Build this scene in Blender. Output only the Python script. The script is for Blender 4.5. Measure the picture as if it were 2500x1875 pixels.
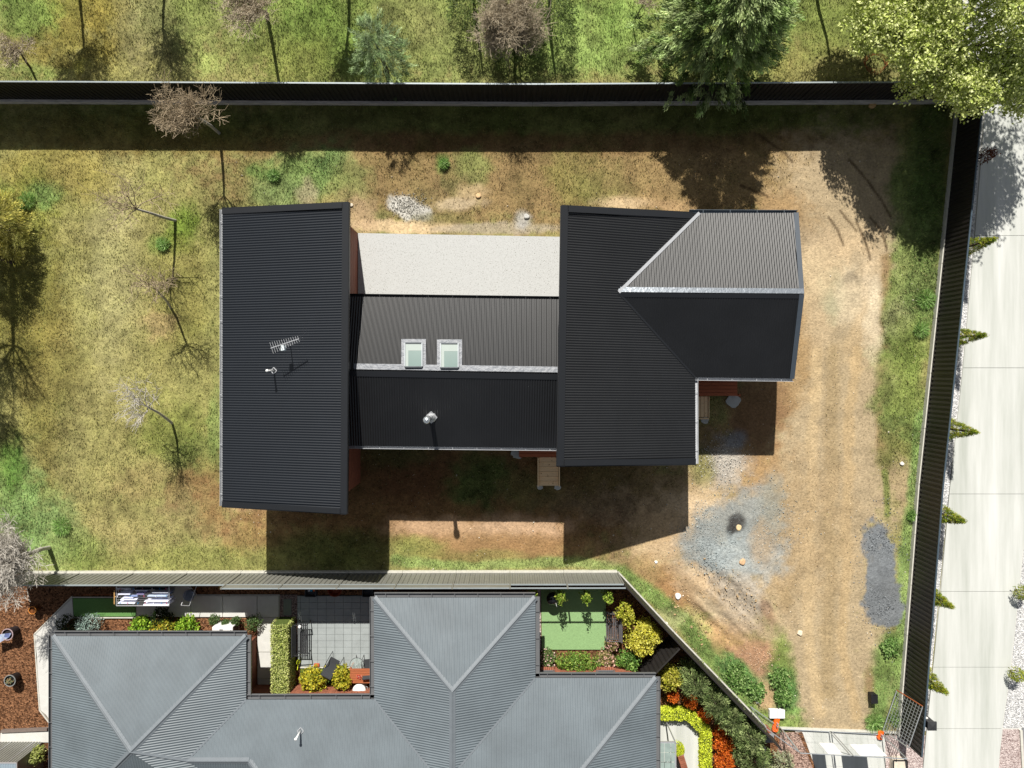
import bpy, math, random
import numpy as np
from mathutils import Vector, Matrix, Euler
R = math.radians
random.seed(7); rng = np.random.default_rng(7)
for o in list(bpy.data.objects): bpy.data.objects.remove(o)
SC = bpy.context.scene
COL = SC.collection

# ---------------------------------------------------------------- camera, sky, sun, exposure
H, F, CX, CY = 32.0, 1810.0, 1242.0, 908.0        # camera height (m), focal length (px at 2500 wide), nadir point
cam = bpy.data.cameras.new('camera'); cam.sensor_width = 36; cam.lens = F / 2500 * 36
cam.shift_x = (1250 - CX) / 2500; cam.shift_y = -(937.5 - CY) / 2500
cam.clip_start = .5; cam.clip_end = 5000
cam_o = bpy.data.objects.new('camera', cam); cam_o.location = (0, 0, H); COL.objects.link(cam_o); SC.camera = cam_o
SUN_DIR = Vector((0.126, -0.97, -1.0)).normalized()
SUN_EL = math.asin(-SUN_DIR.z); SUN_AZ = math.atan2(-SUN_DIR.x, -SUN_DIR.y)
world = bpy.data.worlds.new('World'); SC.world = world; world.use_nodes = True
wn = world.node_tree; sky = wn.nodes.new('ShaderNodeTexSky'); sky.sky_type = 'NISHITA'; sky.sun_disc = False
sky.sun_elevation = SUN_EL; sky.sun_rotation = SUN_AZ; sky.air_density = 1.0; sky.dust_density = .6
bg = wn.nodes['Background']; bg.inputs[1].default_value = 0.05
hs = wn.nodes.new('ShaderNodeHueSaturation'); hs.inputs['Saturation'].default_value = .35; wn.links.new(sky.outputs[0], hs.inputs['Color']); wn.links.new(hs.outputs[0], bg.inputs[0])
sun = bpy.data.lights.new('sun', 'SUN'); sun.energy = 5.0; sun.angle = R(.53); sun.color = (1.0, .955, .88)
sun_o = bpy.data.objects.new('sun', sun); sun_o.rotation_euler = SUN_DIR.to_track_quat('-Z', 'Y').to_euler(); sun_o.location = (0, 0, 60); COL.objects.link(sun_o)
SC.view_settings.view_transform = 'Standard'; SC.view_settings.look = 'None'; SC.view_settings.gamma = 1
SC.view_settings.use_curve_mapping = False; SC.view_settings.exposure = 0.56
SC.cycles.max_bounces = 6; SC.cycles.transparent_max_bounces = 6

def P(px, py, z=0.0):
    """point at height z seen at photo pixel (px, py)"""
    return Vector(((px - CX) * (H - z) / F, (CY - py) * (H - z) / F, z))
def plane3(a, b, c):
    n = (b - a).cross(c - a).normalized()
    if n.z < 0: n = -n
    return n, a.dot(n)
def RP(px, py, pl, lift=0.0):
    n, d = pl; o = Vector((0, 0, H)); r = P(px, py, 0) - o
    t = (d + lift - o.dot(n)) / r.dot(n)
    return o + r * t
def zat(pl, x, y):
    n, d = pl; return (d - n.x * x - n.y * y) / n.z
def srgb(h, k=1.0):
    h = h.lstrip('#'); c = [int(h[i:i + 2], 16) / 255 for i in (0, 2, 4)]
    return tuple((v / 12.92 if v <= .04045 else ((v + .055) / 1.055) ** 2.4) * k for v in c)

# ---------------------------------------------------------------- materials
MATS = {}
def mat(name, col, rough=.8, metal=0.0, var=.15, scale=6.0, bump=0.0, bscale=40.0, spec=.3, attr=None, col2=None, trans=0.0, vor=False, streak=None, coat=0.0):
    if name in MATS: return MATS[name]
    m = bpy.data.materials.new(name); m.use_nodes = True; nt = m.node_tree; b = nt.nodes['Principled BSDF']
    L = nt.links.new
    tc = nt.nodes.new('ShaderNodeTexCoord'); src = tc.outputs['Object']
    geo = nt.nodes.new('ShaderNodeNewGeometry'); src = geo.outputs['Position']
    if streak:
        mp = nt.nodes.new('ShaderNodeMapping'); mp.inputs['Scale'].default_value = streak; L(src, mp.inputs[0]); src = mp.outputs[0]
    if vor:
        nz = nt.nodes.new('ShaderNodeTexVoronoi'); nz.inputs['Scale'].default_value = scale; L(src, nz.inputs['Vector'])
        sp = nt.nodes.new('ShaderNodeSeparateColor'); L(nz.outputs['Color'], sp.inputs[0]); fac = sp.outputs[0]
    else:
        nz = nt.nodes.new('ShaderNodeTexNoise'); nz.inputs['Scale'].default_value = scale; nz.inputs['Detail'].default_value = 6; nz.inputs['Roughness'].default_value = .65
        L(src, nz.inputs['Vector']); fac = nz.outputs[0]
    if attr:
        at = nt.nodes.new('ShaderNodeAttribute'); at.attribute_name = attr
        mr = nt.nodes.new('ShaderNodeMapRange'); mr.inputs[1].default_value = .3; mr.inputs[2].default_value = .7
        mr.inputs[3].default_value = 1 - var; mr.inputs[4].default_value = 1 + var; L(fac, mr.inputs[0])
        vm = nt.nodes.new('ShaderNodeVectorMath'); vm.operation = 'SCALE'; L(at.outputs['Color'], vm.inputs[0]); L(mr.outputs[0], vm.inputs['Scale'])
        colout = vm.outputs[0]
    else:
        mx = nt.nodes.new('ShaderNodeMix'); mx.data_type = 'RGBA'
        c1 = tuple(v * (1 - var) for v in col); c2 = col2 if col2 else tuple(min(1, v * (1 + var)) for v in col)
        mx.inputs[6].default_value = (*c1, 1); mx.inputs[7].default_value = (*c2, 1)
        mr = nt.nodes.new('ShaderNodeMapRange'); mr.inputs[1].default_value = .3 if not vor else 0; mr.inputs[2].default_value = .7 if not vor else 1; L(fac, mr.inputs[0]); L(mr.outputs[0], mx.inputs[0])
        colout = mx.outputs[2]
    L(colout, b.inputs['Base Color'])
    b.inputs['Roughness'].default_value = rough; b.inputs['Metallic'].default_value = metal; b.inputs['Specular IOR Level'].default_value = spec
    if coat: b.inputs['Coat Weight'].default_value = coat
    if bump:
        bn = nt.nodes.new('ShaderNodeTexNoise'); bn.inputs['Scale'].default_value = bscale; bn.inputs['Detail'].default_value = 5; L(src, bn.inputs['Vector'])
        bp = nt.nodes.new('ShaderNodeBump'); bp.inputs['Strength'].default_value = bump; bp.inputs['Distance'].default_value = .03
        L(bn.outputs[0] if not vor else nz.outputs['Distance'], bp.inputs['Height']); L(bp.outputs[0], b.inputs['Normal'])
    if trans:
        tr = nt.nodes.new('ShaderNodeBsdfTranslucent'); L(colout, tr.inputs[0]); ms = nt.nodes.new('ShaderNodeMixShader'); ms.inputs[0].default_value = trans
        out = nt.nodes['Material Output']; L(b.outputs[0], ms.inputs[1]); L(tr.outputs[0], ms.inputs[2]); L(ms.outputs[0], out.inputs[0])
    MATS[name] = m; return m

def glass_mat(name, col, alpha):
    m = bpy.data.materials.new(name); m.use_nodes = True; nt = m.node_tree; b = nt.nodes['Principled BSDF']
    b.inputs['Base Color'].default_value = (*col, 1); b.inputs['Roughness'].default_value = .05; b.inputs['Alpha'].default_value = alpha
    return m
# ---------------------------------------------------------------- object helpers
OFF = {}
def woff(p): return OFF.get(p.name, Vector((0, 0, 0))) if p else Vector((0, 0, 0))
def tag(o, label=None, cat=None, group=None, kind=None):
    if label: o['label'] = label
    if cat: o['category'] = cat
    if group: o['group'] = group
    if kind: o['kind'] = kind
    return o
def thing(name, label, cat, loc=(0, 0, 0), group=None):
    o = bpy.data.objects.new(name, None); o.empty_display_size = .2; COL.objects.link(o); o.location = loc
    OFF[o.name] = Vector(loc); return tag(o, label, cat, group)
class MB:
    def __init__(s): s.v = []; s.f = []; s.c = None
    def add(s, vs, fs):
        n = len(s.v); s.v += [tuple(v) for v in vs]; s.f += [tuple(i + n for i in f) for f in fs]; return s
    def box(s, c, d, rz=0.0, rot=None):
        M = rot if rot else Matrix.Rotation(rz, 3, 'Z'); c = Vector(c)
        vs = [c + M @ Vector((sx * d[0] / 2, sy * d[1] / 2, sz * d[2] / 2)) for sz in (-1, 1) for sy in (-1, 1) for sx in (-1, 1)]
        return s.add(vs, [(0, 2, 3, 1), (4, 5, 7, 6), (0, 1, 5, 4), (2, 6, 7, 3), (0, 4, 6, 2), (1, 3, 7, 5)])
    def bar(s, a, b, w, h=None):
        a, b = Vector(a), Vector(b); h = h or w; d = b - a; L = d.length
        if L < 1e-5: return s
        q = d.to_track_quat('X', 'Z').to_matrix(); return s.box((a + b) / 2, (L, w, h), rot=q)
    def tube(s, a, b, r0, r1=None, n=6, cap=True):
        a, b = Vector(a), Vector(b); r1 = r0 if r1 is None else r1; d = (b - a)
        if d.length < 1e-6: return s
        q = d.to_track_quat('Z', 'Y').to_matrix(); vs = []
        for p, r in ((a, r0), (b, r1)):
            for k in range(n):
                t = 2 * math.pi * k / n; vs.append(p + q @ Vector((math.cos(t) * r, math.sin(t) * r, 0)))
        fs = [(k, (k + 1) % n, n + (k + 1) % n, n + k) for k in range(n)]
        if cap: fs += [tuple(range(n))[::-1], tuple(range(n, 2 * n))]
        return s.add(vs, fs)
    def path(s, pts, r, n=6, closed=False):
        pts = list(pts)
        if closed: pts.append(pts[0])
        for a, b in zip(pts, pts[1:]): s.tube(a, b, r, r, n)
        return s
    def lathe(s, c, prof, n=16):
        c = Vector(c); m = len(prof); vs = [c + Vector((r * math.cos(2 * math.pi * k / n), r * math.sin(2 * math.pi * k / n), z)) for r, z in prof for k in range(n)]
        fs = [(i * n + k, i * n + (k + 1) % n, (i + 1) * n + (k + 1) % n, (i + 1) * n + k) for i in range(m - 1) for k in range(n)]
        return s.add(vs, fs)
    def prism(s, pts, z0, z1):
        """pts: list of (x,y) counter-clockwise; z0,z1 scalars or lists"""
        n = len(pts); a = sum(pts[i][0] * pts[(i + 1) % n][1] - pts[(i + 1) % n][0] * pts[i][1] for i in range(n))
        Z0 = z0 if hasattr(z0, '__len__') else [z0] * n; Z1 = z1 if hasattr(z1, '__len__') else [z1] * n
        if a < 0: pts = pts[::-1]; Z0 = list(Z0)[::-1]; Z1 = list(Z1)[::-1]
        vs = [(p[0], p[1], z) for p, z in zip(pts, Z0)] + [(p[0], p[1], z) for p, z in zip(pts, Z1)]
        fs = [tuple(range(n))[::-1], tuple(range(n, 2 * n))] + [(i, (i + 1) % n, n + (i + 1) % n, n + i) for i in range(n)]
        return s.add(vs, fs)
    def build(s, name, m, parent=None, local=False, smooth=False, kind=None, bevel=0):
        me = bpy.data.meshes.new(name)
        w = Vector((0, 0, 0)) if local else woff(parent)
        me.from_pydata([(v[0] - w.x, v[1] - w.y, v[2] - w.z) for v in s.v], [], s.f); me.materials.append(m)
        if smooth: me.polygons.foreach_set('use_smooth', [True] * len(me.polygons))
        o = bpy.data.objects.new(name, me); COL.objects.link(o)
        if parent: o.parent = parent
        OFF[o.name] = w
        if kind: o['kind'] = kind
        if bevel:
            bv = o.modifiers.new('bevel', 'BEVEL'); bv.width = bevel; bv.segments = 2; bv.limit_method = 'ANGLE'
        return o
def child(name, me, parent, loc=(0, 0, 0), rz=0.0, scale=None):
    o = bpy.data.objects.new(name, me); COL.objects.link(o); o.parent = parent; o.location = loc; o.rotation_euler = (0, 0, rz)
    if scale: o.scale = scale
    return o
def mesh_of(mb, name, m, smooth=False):
    me = bpy.data.meshes.new(name); me.from_pydata(mb.v, [], mb.f); me.materials.append(m)
    if smooth: me.polygons.foreach_set('use_smooth', [True] * len(me.polygons))
    return me
def dup(root, loc, label=None, rz=None, scale=None):
    r = root.copy(); COL.objects.link(r); r.location = loc
    if rz is not None: r.rotation_euler = (0, 0, rz)
    if scale: r.scale = scale
    if label: r['label'] = label
    for ch in list(root.children):
        c = ch.copy(); COL.objects.link(c); c.parent = r
        for g in ch.children:
            d = g.copy(); COL.objects.link(d); d.parent = c
    return r
def npmesh(name, V, faces_n, m, cols=None, parent=None, kind=None, local=False):
    """V: (N,3) array, polygons of faces_n consecutive vertices; cols (N,3)"""
    V = np.asarray(V, dtype=np.float64)
    if parent and not local: V = V - np.array(woff(parent))[None]
    N = len(V); me = bpy.data.meshes.new(name); me.vertices.add(N); me.vertices.foreach_set('co', V.astype(np.float32).ravel())
    nf = N // faces_n; me.loops.add(N); me.loops.foreach_set('vertex_index', np.arange(N, dtype=np.int32))
    me.polygons.add(nf); me.polygons.foreach_set('loop_start', np.arange(0, N, faces_n, dtype=np.int32))
    try: me.polygons.foreach_set('loop_total', np.full(nf, faces_n, dtype=np.int32))
    except Exception: pass
    me.update(calc_edges=True)
    if cols is not None:
        a = me.color_attributes.new('Col', 'FLOAT_COLOR', 'POINT'); c4 = np.ones((N, 4), dtype=np.float32); c4[:, :3] = cols; a.data.foreach_set('color', c4.ravel())
    me.materials.append(m); o = bpy.data.objects.new(name, me); COL.objects.link(o)
    if parent: o.parent = parent
    if kind: o['kind'] = kind
    return o

# ---- value noise
_NT = rng.random((256, 256))
def vnoise(x, y, sc, seed=0):
    x = np.asarray(x) / sc + seed * 17.31 + 1000; y = np.asarray(y) / sc + seed * 9.77 + 1000
    xi = np.floor(x).astype(int); yi = np.floor(y).astype(int); fx = x - xi; fy = y - yi
    fx = fx * fx * (3 - 2 * fx); fy = fy * fy * (3 - 2 * fy)
    g = lambda a, b: _NT[a % 256, b % 256]
    return (g(xi, yi) * (1 - fx) + g(xi + 1, yi) * fx) * (1 - fy) + (g(xi, yi + 1) * (1 - fx) + g(xi + 1, yi + 1) * fx) * fy
def fbm(x, y, sc, seed=0, oc=4):
    t = 0; a = .5; s = 0
    for k in range(oc): t = t + a * vnoise(x, y, sc / 2 ** k, seed + k * 3); s += a; a *= .55
    return t / s
def inpoly(x, y, poly):
    x = np.asarray(x); y = np.asarray(y); r = np.zeros(x.shape, bool); n = len(poly)
    for i in range(n):
        x0, y0 = poly[i]; x1, y1 = poly[(i + 1) % n]
        c = ((y0 > y) != (y1 > y)) & (x < (x1 - x0) * (y - y0) / ((y1 - y0) + 1e-12) + x0); r ^= c
    return r

# ---- corrugated sheet over a planar polygon (ridges run down the slope)
def corrugate(pts, mb, pitch=.095, amp=.0115, seg=6, lift=0.012, rib=False):
    pts = [Vector(p) for p in pts]; n = Vector((0, 0, 0))
    for i in range(len(pts)):
        a, b = pts[i], pts[(i + 1) % len(pts)]; n += Vector(((a.y - b.y) * (a.z + b.z), (a.z - b.z) * (a.x + b.x), (a.x - b.x) * (a.y + b.y)))
    n.normalize()
    if n.z < 0: n = -n
    d = Vector((0, 0, -1)); d = (d - n * d.dot(n)).normalized(); u = n.cross(d).normalized()
    if u.cross(d).dot(n) > 0: u = -u
    o = pts[0]; q = [((p - o).dot(u), (p - o).dot(d)) for p in pts]
    us = [a for a, b in q]; u0, u1 = min(us) + 1e-4, max(us) - 1e-4
    N = max(2, int((u1 - u0) / pitch * seg)); last = None
    bu = sorted(set([u0 + (u1 - u0) * i / N for i in range(N + 1)]))
    for uu in bu:
        vs = []
        for i in range(len(q)):
            (a0, b0), (a1, b1) = q[i], q[(i + 1) % len(q)]
            if (a0 - uu) * (a1 - uu) <= 0 and abs(a1 - a0) > 1e-9: vs.append(b0 + (b1 - b0) * (uu - a0) / (a1 - a0))
        if len(vs) < 2: continue
        h = lift + amp * math.cos(2 * math.pi * (uu - u0) / pitch)
        A = o + u * uu + d * min(vs) + n * h; B = o + u * uu + d * max(vs) + n * h
        mb.v += [tuple(A), tuple(B)]; k = len(mb.v)
        if last is not None: mb.f.append((last, last + 1, k - 1, k - 2))
        last = k - 2
    return n
def slope_part(name, pts, m, parent, pitch=.095):
    mb = MB(); corrugate(pts, mb, pitch); return mb.build(name, m, parent, smooth=True)
def deck_under(pts, m, parent, t=.05):
    mb = MB(); n = len(pts); lo = [Vector(p) - Vector((0, 0, t)) for p in pts]; hi = [Vector(p) - Vector((0, 0, .004)) for p in pts]
    a = sum(pts[i].x * pts[(i + 1) % n].y - pts[(i + 1) % n].x * pts[i].y for i in range(n))
    if a < 0: lo.reverse(); hi.reverse()
    mb.add(lo + hi, [tuple(range(n))[::-1], tuple(range(n, 2 * n))] + [(i, (i + 1) % n, n + (i + 1) % n, n + i) for i in range(n)])
    return mb.build('soffit', m, parent)
def strip(mb, a, b, w, n, t=.02, lift=.03):
    """flat cap strip from a to b, width w, lying on a plane with normal n, offset to both sides"""
    a, b = Vector(a), Vector(b); d = (b - a).normalized(); s = d.cross(n).normalized()
    vs = []
    for z in (lift, lift + t):
        for p, k in ((a, -1), (a, 1), (b, 1), (b, -1)): vs.append(p + s * w / 2 * k + n * z)
    mb.add(vs, [(0, 1, 2, 3)[::-1], (4, 5, 6, 7), (0, 1, 5, 4), (1, 2, 6, 5), (2, 3, 7, 6), (3, 0, 4, 7)])

# ---- foliage
LEAF = None
def leaves(C, size, cols, name, parent, asp=.45, up=.35, kind=None, dirs=None, droop=0.0):
    """C (N,3) leaf centres; size (N,) ; cols (N,3)"""
    N = len(C); size = np.asarray(size) * np.ones(N)
    a = rng.normal(size=(N, 3)) if dirs is None else dirs + rng.normal(size=(N, 3)) * .35
    a[:, 2] -= droop; a /= np.linalg.norm(a, axis=1)[:, None] + 1e-9
    b = rng.normal(size=(N, 3)); b[:, 2] *= (1 - up); b -= (b * a).sum(1)[:, None] * a; b /= np.linalg.norm(b, axis=1)[:, None] + 1e-9
    L = size[:, None] * a; W = size[:, None] * asp * b
    V = np.stack([C - L * .5, C + W * .5, C + L * .5, C - W * .5], 1).reshape(-1, 3)
    return npmesh(name, V, 4, LEAF, np.repeat(cols, 4, 0), parent, kind)
def ramp(N, cols, jit=.22):
    cols = np.array(cols); t = rng.random(N) * (len(cols) - 1); i = np.minimum(t.astype(int), len(cols) - 2) if len(cols) > 1 else np.zeros(N, int)
    c = cols[i] * (1 - (t - i)[:, None]) + cols[np.minimum(i + 1, len(cols) - 1)] * (t - i)[:, None]
    return c * (1 + jit * (rng.random(N)[:, None] * 2 - 1))
def blobpts(N, c, r, lump=.3, shell=.55, seed=0, bottom=-.3):
    d = rng.normal(size=(N, 3)); d /= np.linalg.norm(d, axis=1)[:, None]; d[:, 2] = np.where(d[:, 2] < bottom, -d[:, 2], d[:, 2])
    lm = 1 + lump * (2 * fbm(d[:, 0] * 2 + seed, d[:, 1] * 2 + d[:, 2] * 1.3 + seed, .8, seed, 3) - 1) * 1.6
    rad = (shell + (1 - shell) * rng.random(N) ** .5) * lm
    return np.array(c)[None] + d * rad[:, None] * np.array(r)[None], d
def shrub(name, label, cat, px, py, r, h, cols, z0=0.0, n=900, ls=.09, group=None, rx=None, lump=.35, asp=.5, flowers=None, cp=None):
    base = P(px, py, z0 + h * .55) if cp is None else Vector(cp); t = thing(name, label, cat, (base.x, base.y, z0), group)
    st = MB()
    for k in range(5):
        a = random.random() * 6.28; st.tube((base.x, base.y, z0 - .05), (base.x + math.cos(a) * r * .5, base.y + math.sin(a) * r * .5, z0 + h * .6), .02, .008, 5)
    st.build('stem', MATS['bark'], t)
    C, d = blobpts(n, (base.x, base.y, z0 + h * .5), (rx or r, r, h * .5), lump, .5, random.random() * 50)
    C[:, 2] = np.maximum(C[:, 2], z0 + .02)
    leaves(C, rng.uniform(.7, 1.3, n) * ls, ramp(n, cols), 'foliage', t, asp)
    if flowers:
        m = int(n * .09); C, d = blobpts(m, (base.x, base.y, z0 + h * .55), (rx or r, r, h * .52), lump, .9, 3, .1)
        leaves(C, ls * .8, ramp(m, flowers), 'blossom', t, .9, .9)
    return t
def bare_tree(name, label, base, h, spread, cols, lean=(0, 0), group=None, levels=5, r0=.07, trunk_h=.3, dens=1.0, seed=1, nk=(2, 4), catg='bare tree', bc=None, br_=None):
    bcen = Vector(bc) if bc is not None else Vector(base) + Vector((lean[0] * h * .7, lean[1] * h * .7, h * .68)); br_ = br_ or h * .32
    rnd = random.Random(seed); t = thing(name, label, catg, tuple(base), group); tr = MB(); br = MB()
    def grow(p, d, L, r, lv):
        if lv > 0 and ((p - bcen) * Vector((1, 1, .8)) if False else (p - bcen)).length > br_ * rnd.uniform(.85, 1.15): return
        mb = tr if lv == 0 else br; segs = 3 if lv < 3 else 2
        for k in range(segs):
            d2 = (d + Vector((rnd.gauss(0, 1), rnd.gauss(0, 1), rnd.gauss(0, .6))) * (.06 if lv == 0 else .24)).normalized(); q = p + d2 * (L / segs)
            rr = r * (1 - .22 * (k + 1) / segs); mb.tube(p, q, r, rr, 6 if lv == 0 else (4 if lv < 3 else 3), cap=False)
            if lv < levels and (k > 0 or lv > 0):
                for j in range((nk[1] + 4) if (lv == 0 and k == segs - 1) else rnd.randint(*nk)):
                    a = rnd.random() * 6.28; out = Vector((math.cos(a) * spread, math.sin(a) * spread, rnd.uniform(.1, .8)))
                    nd = (d2 * .5 + out * .75).normalized(); grow(q, nd, (br_ * rnd.uniform(.55, .8) if lv == 0 else L * rnd.uniform(.5, .75)), max(.0075, rr * rnd.uniform(.42, .62)), lv + 1)
            p, d, r = q, d2, rr
    b_ = Vector(base) - Vector((0, 0, .1)); up_ = bcen - b_; grow(b_, (up_ if bc is not None else Vector((lean[0], lean[1], 1))).normalized(), up_.length * .72, r0, 0)
    tr.build('trunk', cols[0], t, smooth=True); br.build('branches', cols[1], t, smooth=True)
    return t
# ---------------------------------------------------------------- base materials
mat('bark', srgb('#5a4a3c'), .9, var=.3)
LEAF = mat('leaf', (.1, .1, .1), .55, var=.18, scale=3, attr='Col', trans=.28, spec=.25)
GRASS_M = mat('grass_blade', (.1, .1, .1), .7, var=.25, scale=2.2, attr='Col', trans=.2, spec=.15)
SOIL = mat('soil', (.1, .1, .1), .95, var=.3, scale=10, bump=.8, bscale=16, attr='Col', spec=.1)

# ---------------------------------------------------------------- ground colour map (authored patches, kept in the ground's own colour)
K = 1 / 1.42
D = 1.1302
_c = lambda h: np.array(srgb(h, K))
BL = []   # (kind, data, rgb, strength, grass density, soft)
def B(cx, cy, rx, ry, h, s=.8, g=None, rot=0, soft=.5): BL.append(('b', (cx * D, cy * D, rx * D, ry * D, R(rot)), _c(h), s, g, soft))
def S(pts, w, h, s=.8, g=None, soft=.5): BL.append(('s', ([(x * D, y * D) for x, y in pts], w * D), _c(h), s, g, soft))
# north field
B(1100, -400, 1500, 610, '#8f9c50', 1, .85, soft=.1)
B(150, 70, 135, 120, '#8d8330', .85, .9); B(40, 20, 70, 45, '#6f9a3c', .8, 1); B(240, 20, 50, 120, '#a9983a', .6); B(330, 60, 70, 130, '#8a8558', .7)
B(440, 145, 34, 26, '#a7b85e', .9, 1); B(175, 140, 22, 16, '#b3b13a', .8); B(70, 160, 80, 30, '#7a9a46', .7, 1)
B(720, 70, 190, 110, '#6f8f35', .8, 1); B(620, 130, 100, 60, '#7c8c33', .7); B(880, 70, 80, 70, '#a09c60', .6); B(1010, 110, 90, 80, '#9aa05c', .55)
B(1270, 90, 120, 90, '#8fb055', .8, 1); B(1350, 60, 60, 80, '#86a84a', .6, 1); B(1760, 130, 90, 60, '#9a9450', .8, .8); B(1850, 60, 110, 90, '#74803a', .8)
B(1830, 150, 90, 30, '#a39a5e', .6)
# yard, west lawn
B(250, 760, 560, 610, '#a29d5a', 1, .7, soft=.12)
B(250, 560, 60, 240, '#b9b278', .7); B(330, 800, 60, 300, '#aaa05e', .5); B(130, 380, 130, 60, '#9c8f3e', .7); B(60, 470, 60, 70, '#8a8d38', .8, 1)
B(50, 680, 80, 180, '#7c7430', .85, .9); B(110, 850, 60, 220, '#8f8440', .75, .9); B(160, 980, 40, 140, '#8a8452', .5)
B(400, 500, 42, 52, '#6e8c22', .85, 1); B(345, 525, 22, 22, '#7c9440', .8, 1); B(395, 640, 70, 120, '#8f8a40', .7); B(350, 700, 40, 30, '#b2946a', .6)
B(375, 930, 70, 80, '#7f8a38', .7, 1); B(430, 1000, 60, 60, '#6f7f3c', .6, 1); B(300, 1040, 60, 40, '#a58c5c', .5); B(420, 1060, 50, 40, '#9a7450', .6, .4)
B(30, 1090, 70, 110, '#7f9e58', .9, 1); B(110, 1150, 70, 90, '#84a45c', .95, 1); B(190, 1190, 60, 40, '#7c9a44', .7, 1); B(20, 1000, 30, 60, '#5f8a30', .8, 1)
B(560, 1140, 90, 60, '#a5864e', .8, .45); B(440, 1120, 70, 50, '#a48c60', .6); B(290, 1140, 110, 60, '#ab9a66', .4); B(470, 1210, 330, 26, '#8f9448', .55, 1)
B(540, 1098, 50, 10, '#c8a87a', .8, .1); B(455, 1070, 30, 80, '#a07c4c', .6, .3)
B(560, 640, 1, 1, '#9a9558', 0)
B(500, 390, 70, 60, '#8e8650', .6); B(90, 430, 30, 26, '#7f9e52', .9, 1); B(15, 440, 30, 40, '#8f9a44', .8, 1)
B(480, 600, 30, 200, '#8f9150', .5); B(470, 930, 20, 90, '#84a050', .6, 1)
# yard, north strip
B(1250, 350, 760, 150, '#9a7f52', .95, .5, soft=.25)
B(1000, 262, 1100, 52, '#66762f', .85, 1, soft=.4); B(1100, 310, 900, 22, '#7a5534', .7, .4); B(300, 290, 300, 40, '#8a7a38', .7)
B(650, 370, 80, 55, '#7b9850', .95, 1); B(590, 420, 50, 50, '#84985a', .8, .9); B(715, 350, 36, 26, '#68904a', .95, 1.2); B(560, 370, 30, 20, '#7c9a4c', .8, 1)
B(745, 400, 50, 50, '#8f9a56', .7); B(760, 460, 40, 40, '#a08a5e', .7); B(655, 415, 20, 30, '#bba888', .6, .2)
B(955, 350, 14, 18, '#5f8a34', .8, 1); B(1010, 375, 40, 45, '#7d9048', .7, .9); B(930, 430, 90, 60, '#8e7c52', .6); B(1130, 370, 70, 60, '#8c744a', .7)
B(1250, 385, 60, 60, '#8d8844', .7, .8); B(1320, 400, 60, 50, '#7c8440', .5, .8)
B(990, 440, 55, 14, '#cdb894', .8, 0); B(1020, 418, 30, 16, '#cbb083', .7, .1); B(880, 444, 44, 30, '#ccc9c0', .95, 0, rot=25, soft=.25); B(900, 465, 30, 16, '#c6c2b6', .7, 0)
B(870, 488, 130, 14, '#d9bd90', .95, 0, soft=.3); B(1070, 492, 130, 12, '#b3a58c', .8, .1, soft=.3); B(1130, 475, 16, 16, '#bcbab4', .8, 0); B(950, 470, 60, 12, '#7b7440', .6, 1)
B(1350, 435, 60, 16, '#dcbf94', .85, 0); B(1450, 440, 40, 14, '#d0aa7a', .8, 0); B(1640, 380, 300, 70, '#a78a5c', .7, .4); B(1740, 380, 60, 50, '#a98f66', .6)
B(780, 470, 30, 40, '#c0a17a', .7, .1)
# yard, east side: dirt drive with wheel tracks
S([(1840, 430), (1830, 600), (1790, 900), (1770, 1200), (1790, 1560)], 150, '#b9a480', 1, .03, .35)
S([(1700, 480), (1690, 760), (1640, 900)], 60, '#b08f60', .9, .06, .5)
B(1730, 560, 60, 60, '#a59479', .7, .1); B(1820, 585, 80, 70, '#cfb48b', .8, 0); B(1765, 650, 40, 100, '#cdb48c', .7, 0); B(1870, 640, 34, 70, '#dcc8a6', .8, 0)
B(1800, 640, 32, 50, '#b4b08c', .8, 0); B(1860, 720, 40, 80, '#c9ad80', .6)
S([(1850, 560), (1842, 640), (1820, 720)], 16, '#b5a280', .6, 0)
S([(1765, 760), (1758, 900), (1750, 1100), (1748, 1400), (1770, 1540)], 12, '#cfb486', .75, 0, .6)
S([(1860, 760), (1835, 900), (1828, 1150), (1822, 1400), (1850, 1550)], 11, '#c8aa78', .6, 0, .6)
S([(1800, 760), (1795, 1000), (1790, 1500)], 16, '#a3895a', .45, .1, .7); S([(1690, 1060), (1700, 1300)], 20, '#b69660', .5, .1)
S([(1915, 560), (1912, 780), (1905, 960)], 14, '#96754a', .7, .1)
B(1838, 607, 14, 18, '#57422f', .95, 0, soft=.25)
S([(1990, 330), (1965, 500), (1960, 640), (1950, 760), (1945, 880), (1950, 980)], 46, '#7c9048', .9, 1, .45)
S([(2015, 260), (2010, 420), (1995, 560), (1990, 660)], 36, '#6a8442', .9, 1.2, .4)
B(1945, 690, 26, 40, '#a9a678', .6); B(1958, 800, 40, 100, '#86983e', .6, 1); B(1930, 980, 40, 60, '#8d8048', .6)
B(1955, 1045, 40, 60, '#b49c78', .8, .15); S([(1990, 900), (1972, 1080), (1958, 1250), (1945, 1400), (1935, 1560)], 15, '#8aa85a', .9, 1.1, .4)
S([(1912, 1020), (1917, 1110)], 7, '#7c8c3c', .8, .9)
B(1906, 1236, 44, 108, '#7d8286', 1, 0, rot=-5, soft=.1); B(1922, 1300, 30, 50, '#7d8286', 1, 0, soft=.12)
S([(1925, 1380), (1905, 1460), (1898, 1570)], 24, '#7aa04a', .85, 1.1, .5); B(1880, 1480, 10, 40, '#8a5f38', .5, .1)
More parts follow.
